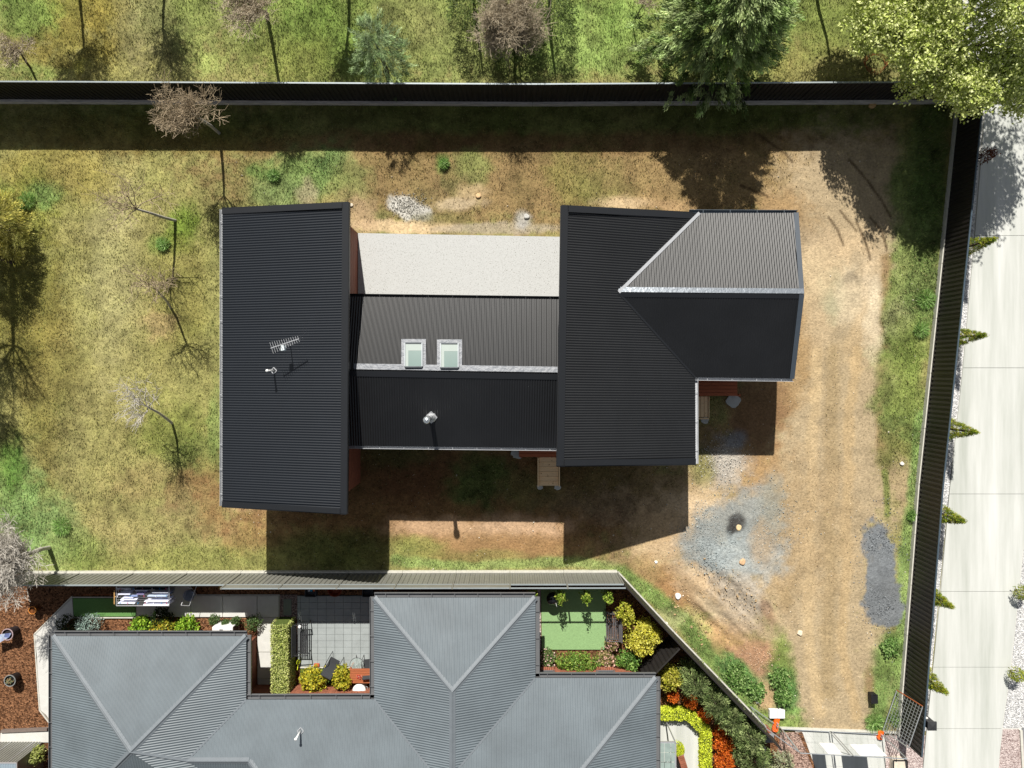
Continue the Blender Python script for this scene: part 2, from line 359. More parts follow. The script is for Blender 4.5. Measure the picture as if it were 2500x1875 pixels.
# yard, middle and south
B(1040, 1080, 520, 140, '#8f6a42', .95, .35, soft=.3)
B(870, 1030, 120, 60, '#6e4a30', .7, .2); B(1040, 1050, 70, 60, '#5f7538', .85, 1); B(1140, 1060, 60, 40, '#6a6a3a', .6, .7); B(860, 980, 70, 30, '#5a6a38', .5, .8)
B(1330, 1060, 140, 60, '#74683f', .6, .7); B(1360, 1100, 150, 40, '#8d7460', .5, .2); B(720, 1190, 120, 40, '#6a7438', .7, .9)
B(960, 1145, 120, 26, '#c4a07a', .9, 0); B(1130, 1140, 110, 26, '#cda985', .85, 0); B(1060, 1180, 170, 26, '#a98356', .8, .05); B(1180, 1180, 80, 26, '#a27c50', .7, .1)
S([(850, 1215), (1000, 1222), (1200, 1215), (1330, 1222)], 11, '#93a85c', .95, 1.1, .5); B(900, 1190, 60, 22, '#8d9448', .7, .9); B(1050, 1200, 90, 12, '#8d8a48', .6, .7)
# south-east: gravel, clay, excavation
B(1580, 1150, 220, 200, '#b69c74', .9, .1, soft=.4)
B(1500, 1085, 75, 45, '#dfc39a', .85, 0); B(1450, 1130, 70, 50, '#cfae80', .8, 0); B(1620, 1000, 60, 60, '#c19a66', .8, 0); B(1555, 960, 70, 50, '#8d6a44', .7, .1)
B(1640, 890, 50, 80, '#7f5c3e', .7, 0); B(1565, 990, 42, 44, '#c3beb4', .8, .1, soft=.7); B(1590, 950, 26, 20, '#8e949a', .7, 0); B(1512, 1000, 24, 40, '#8a8a50', .7, .6)
B(1600, 1115, 95, 70, '#9a9f9c', .9, 0, soft=.45); B(1530, 1180, 60, 55, '#959a98', .9, 0, soft=.5); B(1610, 1200, 80, 60, '#a3adae', .85, 0, soft=.5); B(1670, 1090, 30, 60, '#9a9a8c', .6, 0)
B(1592, 1126, 17, 20, '#43413f', .95, 0, soft=.3); B(1580, 1140, 10, 14, '#43413f', .8, 0); B(1650, 1170, 24, 50, '#b89f7c', .7, 0)
B(1415, 1195, 50, 26, '#d8bb92', .6, 0); B(1450, 1270, 60, 50, '#a27548', .8, .1, rot=40); B(1390, 1230, 50, 30, '#a98a58', .6, .4)
B(1545, 1300, 115, 52, '#c2a782', .9, .05, rot=48, soft=.25); B(1600, 1290, 60, 40, '#ada496', .8, 0, rot=45); B(1500, 1290, 20, 60, '#7d6240', .6, 0, rot=-35, soft=.6)
B(1545, 1330, 14, 60, '#d0bd9a', .6, 0, rot=-40, soft=.6); B(1600, 1390, 70, 30, '#b08a5c', .8, .05, rot=20); B(1640, 1420, 50, 32, '#b68b6a', .85, 0, soft=.4); B(1655, 1320, 12, 28, '#8f6a4c', .6, 0, rot=-25)
S([(1345, 1235), (1420, 1290), (1490, 1370), (1560, 1450), (1640, 1540)], 17, '#78974a', .9, 1.1, .5)
B(1440, 1340, 30, 26, '#a3a070', .7, .5); B(1600, 1460, 52, 28, '#64944a', .95, 1.3, rot=42, soft=.35); B(1690, 1440, 24, 70, '#7d9a3a', .8, 1, rot=-6); B(1690, 1490, 30, 60, '#64944a', .9, 1.2, rot=-14)
B(1650, 1500, 22, 30, '#c7a478', .85, 0); B(1680, 1560, 50, 30, '#84a046', .8, 1)
B(1590, 1330, 60, 30, '#b3a590', .5, 0, rot=48); B(1830, 640, 26, 60, '#ddcaa6', .7, 0); B(1760, 600, 40, 50, '#d2bb92', .6, 0); B(1890, 690, 20, 80, '#e0cfae', .7, 0)
for pts in ([(1640, 290), (1700, 335), (1712, 350)], [(1600, 400), (1660, 425)], [(1835, 345), (1870, 385), (1900, 425), (1925, 470)], [(1790, 470), (1810, 500), (1822, 530)], [(1880, 470), (1905, 500), (1915, 540)], [(1850, 480), (1868, 520), (1880, 560)], [(1815, 455), (1850, 500)]): S(pts, 2.6, '#4f3a24', .75, .1, .6)
def ground_fields(X, Y):
    px = CX + X * F / H; py = CY - Y * F / H
    wx = (fbm(X, Y, 2.6, 1) - .5) * 90 + (fbm(X, Y, .5, 2) - .5) * 34; wy = (fbm(X, Y, 2.6, 5) - .5) * 90 + (fbm(X, Y, .5, 6) - .5) * 34
    HF = (fbm(X, Y, .32, 71, 4) - .5) * 1.9
    c = np.zeros(X.shape + (3,)) + _c('#9a9558'); g = np.full(X.shape, .7)
    for kind, dat, col, s, gd, soft in BL:
        if kind == 'b':
            cx, cy, rx, ry, rot = dat; k = min(1, min(rx, ry) / 60)
            dx = px + wx * k - cx; dy = py + wy * k - cy; ca, sa = math.cos(rot), math.sin(rot)
            e = np.sqrt(((dx * ca + dy * sa) / rx) ** 2 + ((-dx * sa + dy * ca) / ry) ** 2)
        else:
            pts, w = dat; k = min(1, w / 60); qx = px + wx * k; qy = py + wy * k; e = np.full(X.shape, 1e9)
            for (x0, y0), (x1, y1) in zip(pts, pts[1:]):
                vx, vy = x1 - x0, y1 - y0; t = np.clip(((qx - x0) * vx + (qy - y0) * vy) / (vx * vx + vy * vy), 0, 1)
                e = np.minimum(e, np.hypot(qx - x0 - t * vx, qy - y0 - t * vy) / w)
        e = e + HF * min(.5, .25 + soft * .4)
        w8 = np.clip((1 + soft - e) / (2 * soft), 0, 1); w8 = w8 * w8 * (3 - 2 * w8) * s
        c = c * (1 - w8[..., None]) + col * w8[..., None]
        if gd is not None: g = g * (1 - w8) + gd * w8
    ex = np.exp(-(((px - 1770) / 130) ** 2 + ((py - 1490) / 120) ** 2)); ru = (px * .72 + py * .69) / F * H; rv = (px * .69 - py * .72) / F * H
    st = fbm(ru / 6, rv, .42, 51, 4) - .5; c = c * (1 + ex * np.clip(st * 2.0 + .12, -.18, .5))[..., None]
    # natural mottling: dry and green patches, small clods
    n1 = fbm(X, Y, 1.1, 11); n2 = fbm(X, Y, .28, 12); n3 = fbm(X, Y, 3.5, 13)
    m = (np.clip(n1 * 1.6 - .55, 0, 1) * g)[..., None]; c = c * (1 - .38 * m) + _c('#64782c') * .38 * m
    m = (np.clip(n3 * 2 - .9, 0, 1) * (.3 + .5 * g))[..., None]; c = c * (1 - .35 * m) + _c('#b49c6c') * .35 * m
    n4 = fbm(X, Y, .12, 14, 2); am = .3 + .8 * g; n5 = fbm(X, Y, .7, 15, 3); c = c * (1 + am * (.75 * n2 + .35 * n4 + .9 * (n5 - .5) - .53))[..., None]
    lum = (c * [.3, .5, .2]).sum(-1, keepdims=True); c = lum + (c - lum) * .9
    return c, g

# ---------------------------------------------------------------- ground sheet
def axis(a, b, st, far):
    core = np.arange(a, b + 1e-6, st); l = [a - .4, a - 1.2, a - 3, a - 8, a - 25, a - 90, a - 400, -far]; r = [b + .4, b + 1.2, b + 3, b + 8, b + 25, b + 90, b + 400, far]
    return np.array(l[::-1] + list(core) + r)
gx, gy = axis(-23.2, 22.4, .065, 2500), axis(-17.6, 16.6, .065, 2500)
GXm, GYm = np.meshgrid(gx, gy)
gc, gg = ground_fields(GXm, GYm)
_o = (np.abs(GXm) > 26) | (np.abs(GYm) > 20); gc[_o] = _c('#8f9a58') * .9
inside = (np.abs(GXm) < 24) & (np.abs(GYm) < 18)
gz = np.where(inside, (fbm(GXm, GYm, .35, 21) - .5) * .05 + (fbm(GXm, GYm, 2.0, 22) - .5) * .04 - .02, -.03)
def pz(x, y, r): 
    q = P(x * D, y * D); return np.exp(-(((GXm - q.x) / r) ** 2 + ((GYm - q.y) / r) ** 2))
ex = pz(1560, 1310, 1.7); RU = (GXm * .72 - GYm * .69); RV = (GXm * .69 + GYm * .72); gz += ex * ((fbm(RU / 5, RV, .5, 31) - .5) * .55 + (fbm(GXm, GYm, .4, 33) - .5) * .12)
gz += pz(1906, 1236, 1.0) * .07 + pz(1590, 1130, 1.6) * .05
gz -= pz(1838, 607, .28) * .10; gz -= pz(1655, 1320, .3) * .12
ny, nx = GXm.shape
me = bpy.data.meshes.new('ground'); me.vertices.add(nx * ny); me.vertices.foreach_set('co', np.stack([GXm, GYm, gz], -1).astype(np.float32).ravel())
ii = (np.arange(ny - 1)[:, None] * nx + np.arange(nx - 1)[None]).ravel(); q = np.stack([ii, ii + 1, ii + nx + 1, ii + nx], 1).astype(np.int32)
me.loops.add(q.size); me.loops.foreach_set('vertex_index', q.ravel()); me.polygons.add(len(q)); me.polygons.foreach_set('loop_start', np.arange(0, q.size, 4, dtype=np.int32)); me.polygons.foreach_set('use_smooth', np.ones(len(q), bool))
me.update(calc_edges=True); ca_ = me.color_attributes.new('Col', 'FLOAT_COLOR', 'POINT'); c4 = np.ones((nx * ny, 4), np.float32); c4[:, :3] = gc.reshape(-1, 3); ca_.data.foreach_set('color', c4.ravel())
me.materials.append(SOIL); ground = bpy.data.objects.new('ground', me); COL.objects.link(ground); ground['kind'] = 'structure'
del gc

# ---------------------------------------------------------------- outlines of what covers the ground
ZN = .22
def poly(pp, z=0.0): return [(P(x, y, z).x, P(x, y, z).y) for x, y in pp]
YARD_N = poly([(-140, 1398), (1500, 1397), (1872, 1782), (1900, 1790), (1900, 2100), (-140, 2100)])
DRIVE_E = poly([(2500 - 165, 200), (2335, 300), (2271, 911), (2190, 1790), (2190, 2100), (2900, 2100), (2900, -300), (2335, -300)])
SLABP = [(868, 566), (1395, 575), (1395, 740), (868, 735)]
DRIVE_S = poly([(1905, 1782), (2190, 1792), (2190, 2100), (1905, 2100)])
# ---------------------------------------------------------------- grass
NB = 640000
bx = rng.uniform(-23, 22.2, NB); by = rng.uniform(-17.4, 16.4, NB)
bc, bgd = ground_fields(bx, by)
clump = fbm(bx, by, .22, 41); keep = rng.random(NB) < np.clip(bgd * (.25 + 1.25 * clump), 0, 1)
for pl in (YARD_N, DRIVE_E, DRIVE_S): keep &= ~inpoly(bx, by, pl)
for pl in ([(-10.5, -4.8), (-6.3, -4.8), (-6.3, 5.9), (-10.5, 5.9)], [(-6.4, -2.6), (2.3, -2.6), (2.3, 6.0), (-6.4, 6.0)], [(2.2, -3.2), (6.9, -3.2), (6.9, 0), (10.8, 0), (10.8, 5.9), (2.2, 5.9)]): keep &= ~inpoly(bx, by, pl)
bx, by, bc, bgd, clump = bx[keep], by[keep], bc[keep], bgd[keep], clump[keep]; n = len(bx)
L = rng.uniform(.035, .10, n) * (1 + .9 * np.clip(bgd - .9, 0, 1) * 3) * (.6 + .8 * clump); W = rng.uniform(.008, .02, n)
ang = rng.uniform(0, 2 * math.pi, n); tilt = rng.uniform(.25, 1.1, n); dx, dy = np.cos(ang), np.sin(ang)
z0 = np.full(n, -.02); b0 = np.stack([bx - dy * W, by + dx * W, z0], 1); b1 = np.stack([bx + dy * W, by - dx * W, z0], 1)
tp = np.stack([bx + dx * L * np.sin(tilt), by + dy * L * np.sin(tilt), z0 + .02 + L * np.cos(tilt)], 1)
gcol = bc * rng.uniform(.85, 1.4, n)[:, None]; grn = (rng.random(n) < .25 + .3 * (bgd - .7)); gcol[grn] = gcol[grn] * .55 + _c('#86995a') * .55 * rng.uniform(.6, 1.3, grn.sum())[:, None]
straw = rng.random(n) < .12; gcol[straw] = gcol[straw] * .5 + _c('#cfc08a') * .5
npmesh('grass', np.stack([b0, b1, tp], 1).reshape(-1, 3), 3, GRASS_M, np.repeat(gcol, 3, 0), kind='stuff')
print('blades', n)
# ---------------------------------------------------------------- building materials
ROOF_D = mat('dark_roof_steel', srgb('#191a1c', .8), .38, 0.0, .2, .7, spec=.55)
ROOF_D2 = mat('dark_roof_trim', srgb('#171a1f', .8), .5, 0, .06, 1.5, spec=.5)
GALV = mat('bright_flashing', srgb('#6f747c', .8), .5, .0, .15, 7, bump=1.0, bscale=6, spec=.6)
GUT = mat('gutter_steel', srgb('#c9ccd0', .8), .35, .2, .1, 8, spec=.5)
ROOF_G = mat('grey_roof_steel', srgb('#717c83', .62), .45, 0.0, .16, .6, spec=.9)
ROOF_G2 = mat('grey_roof_trim', srgb('#7f8184', .55), .42, 0, .07, 2.0, spec=.5)
CAPG = mat('ridge_cap_steel', srgb('#838b92', .6), .55, .0, .08, 3.0, spec=.35, bump=.15, bscale=6)
CLAD = mat('red_brown_cladding', srgb('#8a5340', .95), .7, 0, .35, 3, streak=(14, 1.4, 14), spec=.3, bump=.2)
DARKW = mat('dark_wall', srgb('#26282b'), .7, var=.1)
CONC = mat('speckled_concrete', srgb('#bfc0be', .84), .8, var=.12, scale=30, spec=.3)
# dark chips in the speckled concrete
def speckle(m, col, scale, thr):
    nt = m.node_tree; b = nt.nodes['Principled BSDF']; L = nt.links.new; lk = b.inputs['Base Color'].links[0].from_socket
    v = nt.nodes.new('ShaderNodeTexNoise'); v.inputs['Scale'].default_value = scale; v.inputs['Detail'].default_value = 2; g = nt.nodes.new('ShaderNodeNewGeometry'); L(g.outputs['Position'], v.inputs['Vector'])
    r = nt.nodes.new('ShaderNodeMapRange'); r.inputs[1].default_value = thr; r.inputs[2].default_value = thr + .05; L(v.outputs[0], r.inputs[0])
    x = nt.nodes.new('ShaderNodeMix'); x.data_type = 'RGBA'; x.inputs[7].default_value = (*col, 1); L(r.outputs[0], x.inputs[0]); L(lk, x.inputs[6]); L(x.outputs[2], b.inputs['Base Color'])
speckle(CONC, srgb('#66635a'), 26, .63)
DRV = mat('pale_concrete', srgb('#bcc0b8', .74), .75, var=.0, scale=1.0, streak=(1.5, .1, 1), col2=srgb('#e2e3df', .76), spec=.3, bump=.1, bscale=60)
PATHC = mat('path_concrete', srgb('#c9c8c3', .9), .8, var=.07, scale=4, spec=.3)
GRAV = mat('white_gravel', srgb('#a9aaaa', .9), .9, vor=True, scale=24, var=.35, col2=srgb('#f0efee', .9), bump=1.0, spec=.2)
GRAVP = mat('pink_gravel', srgb('#a8908c', .85), .9, vor=True, scale=24, var=.35, col2=srgb('#dccdc8', .9), bump=1.0, spec=.2)
PEB = mat('dark_pebbles', srgb('#5d4a48', .9), .8, vor=True, scale=26, var=.5, col2=srgb('#a79491', .8), bump=1.0, spec=.3)
MULCH = mat('bark_mulch', srgb('#5a3a26', .8), .95, vor=True, scale=17, var=.55, col2=srgb('#9a6f50', .8), bump=1.0, spec=.1)
TURF = mat('artificial_turf', srgb('#6f9c5c', .72), .9, var=.14, scale=22, spec=.1, bump=.6, bscale=90)
PAVER = mat('grey_paver', srgb('#a8afaf', .72), .75, var=.1, scale=2.2, spec=.3, bump=.15, bscale=60)
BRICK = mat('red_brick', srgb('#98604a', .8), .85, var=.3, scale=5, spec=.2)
MORT = mat('mortar', srgb('#b3a597', .8), .95, var=.1)
FEN_D = mat('dark_fence_steel', srgb('#302d2b', .7), .5, 0, .1, 2, spec=.4)
FEN_G = mat('grey_green_fence_steel', srgb('#8c8c84', .66), .45, 0, .1, 2, spec=.4)
PLN = mat('concrete_plinth', srgb('#c9c7bd', .85), .85, var=.14, scale=5, spec=.2)
PLN_D = mat('weathered_plinth', srgb('#c8c2ba', .9), .9, var=.35, scale=4, streak=(.5, 4, 4), spec=.2)
TIM_D = mat('oiled_deck_timber', srgb('#b4623a', .95), .55, var=.25, scale=3, streak=(1.5, 16, 16), spec=.4)
TIM_L = mat('pine_timber', srgb('#efcfa2', 1.0), .7, var=.12, scale=3, streak=(2, 14, 14), spec=.25)
speckle(TIM_L, srgb('#8a5f38'), 12, .68)
PLAS_W = mat('white_paint', srgb('#e8e8e6', .9), .5, var=.03)
PLAS_K = mat('black_plastic', srgb('#1d1d1f'), .5, var=.1)
METAL_K = mat('charcoal_metal', srgb('#3a3b3d'), .45, .3, .1, spec=.5)
METAL_W = mat('bright_metal', srgb('#d5d7da', .9), .3, .6, .06, spec=.6)
SKYGL = mat('skylight_glass', srgb('#5f7f78', .7), .2, 0, .06, 1.5, spec=1.0, coat=1)
SKYSH = mat('skylight_blind', srgb('#a9b5b0', .7), .5, 0, .03)
ORANGE = mat('orange_plastic', srgb('#f0641a', .9), .5, var=.08)
RUST = mat('rusty_steel', srgb('#a05a34', .9), .8, var=.2)

# ================================================================ main house
z_w, z_l, z_r, z_e = 5.2, 3.94, 5.0, 3.35
house = thing('house', 'new dark house of three linked wings with black corrugated roofs on the bare block', 'house', (0, 0, 0))
def pl_from(pts): return plane3(pts[0], pts[1], pts[2])
LW = [P(543, 510, z_l), P(852, 495, z_w), P(847, 1254, z_w), P(543, 1236, z_l)]
ltop = pl_from([P(543, 510, z_l), P(852, 495, z_w), P(543, 1236, z_l)])
for i, (x, y) in enumerate([(543, 510), (852, 495), (847, 1254), (543, 1236)]): LW[i] = RP(x, y, ltop)
def shrink(pts, k):
    c = sum(pts, Vector()) / len(pts); return [c + (p - c) * (1 - k / max(.01, (p - c).length)) for p in pts]
slope_part('roof_slope', LW, mat('sky_tinted_roof_steel', srgb('#151a21', .8), .36, 0.0, .08, 1.2, spec=.6), house)['label'] = 'long single slope over the left wing'  # sky reflection painted into the dark roof steel as a blue tint
deck_under(LW, DARKW, house)
fl = MB(); nL = ltop[0]
strip(fl, LW[1] - Vector((.11, 0, 0)), LW[2] - Vector((.11, 0, 0)), .26, nL, .012, .024)
fl.build('ridge_cap', ROOF_D2, house)
for a, b, s in ((LW[0], LW[1], -1), (LW[3], LW[2], 1)):
    m = MB(); o = Vector((0, .10 * s, 0)); strip(m, a + o, b + o - Vector((.24, 0, 0)), .2, nL, .012, .024)
    m.box(((a.x + b.x) / 2, (a.y + b.y) / 2 - .02 * s, (a.z + b.z) / 2 - .06), ((b - a).length, .03, .2), rot=(b - a).to_track_quat('X', 'Z').to_matrix()); m.build('barge_cap', ROOF_D2, house)
def gutter(a, b, m=None, w=.13, out=Vector((0, 0, 0)), hgt=.12, name='gutter', parent=None, t=.014, inner=True):
    """open U-shaped gutter along a-b, offset by out"""
    a = Vector(a) + out; b = Vector(b) + out; d = (b - a).normalized(); s = Vector((-d.y, d.x, 0)); g = MB()
    for c, wd, zz, hh in ((-w / 2, t, -hgt / 2, hgt), (w / 2, t, -hgt / 2, hgt), (0, w - t, -hgt + .01, .02)):
        g.bar(a + s * c + Vector((0, 0, zz)), b + s * c + Vector((0, 0, zz)), wd, hh)
    n = int((b - a).length / .9)
    for k in range(n): g.bar(a + (b - a) * ((k + .5) / n) + s * (w / 2), a + (b - a) * ((k + .5) / n) - s * (w / 2), .018, .01)
    return g.build(name, m or GUT, parent or house)
gutter(LW[0], LW[3], out=Vector((-.04, 0, -.03)))
# left wing walls
def wall_box(x0, y0, x1, y1, tops, m, parent, zb=-.05, name='wall'):
    w = MB(); w.prism([(x0, y0), (x1, y0), (x1, y1), (x0, y1)], zb, tops); return w.build(name, m, parent)
def top_at(pl, x, y, dz=.12): return zat(pl, x, y) - dz
X0, X1, Y0, Y1 = -10.3, -6.42, -4.77, 5.88
wall_box(X0, Y0, X1, Y1, [top_at(ltop, X0, Y0), top_at(ltop, X1, Y0), top_at(ltop, X1, Y1), top_at(ltop, X0, Y1)], DARKW, house)
# cladding boards, laid one above another on the east face
bmesh_ = {}
nb = 26
for k in range(nb):
    z = .02 + k * .19
    if z + .18 > top_at(ltop, X1, 0): break
    mb = MB(); mb.bar((0, Y0, 0), (0, Y1, 0), .022 + .006 * (k % 2), .178)
    if 'b%d' % (k % 2) not in bmesh_: bmesh_['b%d' % (k % 2)] = mesh_of(mb, 'cladding_board', CLAD)
    child('cladding_board', bmesh_['b%d' % (k % 2)], house, (X1 + .016, 0, z + .09))
# ---- middle wing
z_br, z_be = 4.32, 3.6
xl, xr = -6.35, 2.05
def Pyx(X, py, z): q = P(0, py, z); return Vector((X, q.y, z))
NE_, NW_ = Pyx(xr, 731, z_be), Pyx(xl, 724, z_be); RE_, RW_ = Pyx(xr, 910, z_br), Pyx(xl, 902, z_br); SE_, SW_ = Pyx(xr, 1094, z_be), Pyx(xl, 1088, z_be)
slope_part('roof_slope', [NW_, NE_, RE_, RW_], ROOF_D, house)['label'] = 'sunny slope of the low middle wing with the two skylights'
slope_part('roof_slope', [RW_, RE_, SE_, SW_], ROOF_D, house)['label'] = 'shaded slope of the low middle wing with the flue'
deck_under([NW_, NE_, RE_, RW_], DARKW, house); deck_under([RW_, RE_, SE_, SW_], DARKW, house)
npl = plane3(NW_, NE_, RE_); spl = plane3(SW_, SE_, RE_)
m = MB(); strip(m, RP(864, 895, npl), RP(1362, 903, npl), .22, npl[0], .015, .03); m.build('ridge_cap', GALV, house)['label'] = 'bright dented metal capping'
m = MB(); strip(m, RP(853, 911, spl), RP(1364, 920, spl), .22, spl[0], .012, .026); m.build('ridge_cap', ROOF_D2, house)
gutter(SW_ + Vector((.0, 0, 0)), SE_, out=Vector((0, -.04, -.03))); gutter(NW_, NE_, m=ROOF_D2, out=Vector((0, .05, -.03)))
wall_box(-6.38, -2.45, 2.3, 2.45, 3.5, DARKW, house)
# skylights
for (x0, y0, x1, y1) in ((980, 828, 1040, 903), (1067, 829, 1128, 905)):
    fr = MB(); c = [RP(x, y, npl, .03) for x, y in ((x0, y0), (x1, y0), (x1, y1), (x0, y1))]; up = npl[0]
    fr.add(c + [p + up * .02 for p in c], [(0, 1, 2, 3), (7, 6, 5, 4), (0, 4, 5, 1), (1, 5, 6, 2), (2, 6, 7, 3), (3, 7, 4, 0)])
    sk = fr.build('skylight', GALV, house)
    i = [RP(x, y, npl, .05) for x, y in ((x0 + 9, y0 + 10), (x1 - 9, y0 + 10), (x1 - 9, y1 - 7), (x0 + 9, y1 - 7))]
    f2 = MB()
    for k in range(4): f2.bar(i[k] + up * .04, i[(k + 1) % 4] + up * .04, .045, .12)
    f2.build('frame', METAL_K if False else mat('skylight_frame', srgb('#6d7276'), .4, .3), sk)
    g = MB(); ii = [p + up * .06 for p in i]; g.add(ii + [p - up * .02 for p in ii], [(0, 1, 2, 3), (7, 6, 5, 4)]); g.build('glass', SKYGL, sk)
    s = MB(); a = [ii[0], ii[1], ii[1] + (ii[2] - ii[1]) * .33, ii[0] + (ii[3] - ii[0]) * .33]; a = [p + up * .004 for p in a]; s.add(a, [(0, 1, 2, 3)]); a = [ii[0] + up * .006, ii[0] + (ii[1] - ii[0]) * .2 + up * .006, ii[3] + (ii[2] - ii[3]) * .2 + up * .006, ii[3] + up * .006]; s.add(a, [(0, 1, 2, 3)]); s.build('blind', SKYSH, sk)
# flue
fb = RP(1052, 1020, spl, .02); f = MB()
for k in range(4):
    a = k * math.pi / 2; q = [fb + Vector((math.cos(a + d) * .2, math.sin(a + d) * .2, 0)) for d in (0, math.pi / 2)]
    q = [Vector((v.x, v.y, zat(spl, v.x, v.y) + .05)) for v in q]; f.bar(q[0], q[1], .03, .02)
fc = P(1041, 1026, 5.58); fl_ = MB(); base = Vector((fc.x, fc.y, zat(spl, fc.x, fc.y)))
fo = MB(); fo.tube(base, (fc.x, fc.y, 5.35), .085, n=16); fo.lathe((fc.x, fc.y, 0), [(.085, 5.3), (.13, 5.34), (.135, 5.52), (.10, 5.57), (.0, 5.60)], 20)
FP = mat('flue_steel', srgb('#c9ced2'), .22, .8, .06, spec=.6)
fo = fo.build('flue', FP, house, smooth=True)
f = MB(); q = [Vector((base.x + dx, base.y + dy, 0)) for dx, dy in ((.22, 0), (0, .22), (-.22, 0), (0, -.22))]
for k in range(4): a, b = q[k], q[(k + 1) % 4]; f.bar((a.x, a.y, zat(spl, a.x, a.y) + .04), (b.x, b.y, zat(spl, b.x, b.y) + .04), .035, .02)
f.lathe((base.x, base.y, base.z), [(.2, .03), (.13, .12), (.11, .2), (.09, .22)], 14); f.build('flashing', METAL_W, fo)
# ---- right wing
sk_pl = plane3(P(1370, 503, z_r), P(1360, 1137, z_r), P(1697, 922, z_e))
RWp = [RP(x, y, sk_pl) for x, y in ((1370, 503), (1706, 521), (1510, 714), (1697, 921), (1698, 1133), (1360, 1137))]
slope_part('roof_slope', RWp, ROOF_D, house)['label'] = 'broad slope of the right wing falling towards the garage'
deck_under([RWp[0], RWp[1], RWp[2], RWp[5]], DARKW, house); deck_under([RWp[2], RWp[3], RWp[4], RWp[5]], DARKW, house)
m = MB(); strip(m, RWp[0] + Vector((.12, 0, 0)), RWp[5] + Vector((.12, 0, 0)), .26, sk_pl[0], .012, .024); m.build('ridge_cap', ROOF_D2, house)
for a, b, s in ((RWp[0], RP(1690, 520, sk_pl), -1), (RWp[5], RWp[4], 1)):
    m = MB(); o = Vector((0, .11 * s, 0)); strip(m, a + o + Vector((.26, 0, 0)), b + o, .22, sk_pl[0], .012, .024)
    m.box(((a.x + b.x) / 2, (a.y + b.y) / 2 - .02 * s, (a.z + b.z) / 2 - .06), ((b - a).length, .03, .2), rot=(b - a).to_track_quat('X', 'Z').to_matrix()); m.build('barge_cap', ROOF_D2, house)
m = MB(); m.bar(RWp[0] + Vector((-.015, 0, -.06)), RWp[5] + Vector((-.015, 0, -.06)), .02, .18); m.build('fascia', ROOF_D2, house)
m = MB(); m.bar(LW[1] + Vector((.015, 0, -.06)), LW[2] + Vector((.015, 0, -.06)), .02, .18); m.build('fascia', ROOF_D2, house)
# ---- garage gable
g_rw = RWp[2]; z_g = g_rw.z
GRE = P(1962, 718, z_g); GNE = P(1948, 520, z_e); GNW = P(1706, 521, RWp[1].z); GSE = P(1938, 924, z_e); GSW = RWp[3]
_pn = plane3(GNE, GRE, g_rw); GNW = Vector((GNW.x, GNW.y, zat(_pn, GNW.x, GNW.y))); _ps = plane3(GSE, GRE, g_rw); GSW = Vector((GSW.x, GSW.y, zat(_ps, GSW.x, GSW.y)))
slope_part('roof_slope', [GNW, GNE, GRE, g_rw], ROOF_D, house)['label'] = 'bright sunlit slope of the garage gable'
slope_part('roof_slope', [g_rw, GRE, GSE, GSW], ROOF_D, house)['label'] = 'dark slope of the garage gable'
deck_under([GNW, GNE, GRE, g_rw], DARKW, house); deck_under([g_rw, GRE, GSE, GSW], DARKW, house)
gn = plane3(GNE, GRE, g_rw)[0]; gs = plane3(GSE, GRE, g_rw)[0]
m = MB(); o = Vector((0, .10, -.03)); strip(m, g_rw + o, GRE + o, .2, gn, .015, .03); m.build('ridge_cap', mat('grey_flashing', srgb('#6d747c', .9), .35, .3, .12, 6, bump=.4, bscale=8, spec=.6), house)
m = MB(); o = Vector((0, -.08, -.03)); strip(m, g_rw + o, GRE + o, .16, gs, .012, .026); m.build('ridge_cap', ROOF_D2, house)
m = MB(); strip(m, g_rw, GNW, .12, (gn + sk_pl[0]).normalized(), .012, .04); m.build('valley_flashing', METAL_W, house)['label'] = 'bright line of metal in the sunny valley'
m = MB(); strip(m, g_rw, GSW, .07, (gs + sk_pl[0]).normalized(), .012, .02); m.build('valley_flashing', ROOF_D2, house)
for a, b, nn in ((GRE, GNE, gn), (GRE, GSE, gs)):
    m = MB(); o = Vector((-.08, 0, 0)); strip(m, a + o, b + o, .18, nn, .012, .026); mid = (a + b) / 2; m.box((mid.x, mid.y, mid.z - .07), ((b - a).length, .03, .2), rot=(b - a).to_track_quat('X', 'Z').to_matrix()); m.build('barge_cap', mat('slate_trim', srgb('#3d454e'), .4, 0, .05, spec=.5), house)
gutter(P(1684, 519, z_e), GNE, m=mat('slate_gutter', srgb('#5f6870'), .4, .2), out=Vector((0, .05, -.02))); gutter(GSW, GSE, out=Vector((0, -.05, -.02))); gutter(RWp[3], RWp[4], out=Vector((.05, 0, -.02)))
g1 = zat(sk_pl, 2.25, 0) - .12; g2 = zat(sk_pl, 6.75, 0) - .12
wall_box(2.25, -3.05, 6.75, 5.75, [g1, g2, g2, g1], DARKW, house)
wall_box(6.7, .12, 10.75, 5.75, z_e - .08, DARKW, house)
w = MB(); w.add([(10.7, .12, z_e - .09), (10.7, 5.75, z_e - .09), (10.7, 2.95, z_g - .1), (10.75, .12, z_e - .09), (10.75, 5.75, z_e - .09), (10.75, 2.95, z_g - .1)], [(0, 1, 2), (5, 4, 3), (0, 3, 4, 1), (1, 4, 5, 2), (2, 5, 3, 0)]); w.build('gable_wall', DARKW, house)
# verandah slab
slab = MB(); zs = .62; sp = [P(869, 569, zs), P(1400, 578, zs), P(1400, 745, zs), P(866, 738, zs)]; slab.prism([(-6.38, p.y) if i in (0, 3) else (2.2, p.y) for i, p in enumerate(sp)], -.1, zs)
slab.build('verandah_slab', CONC, house)
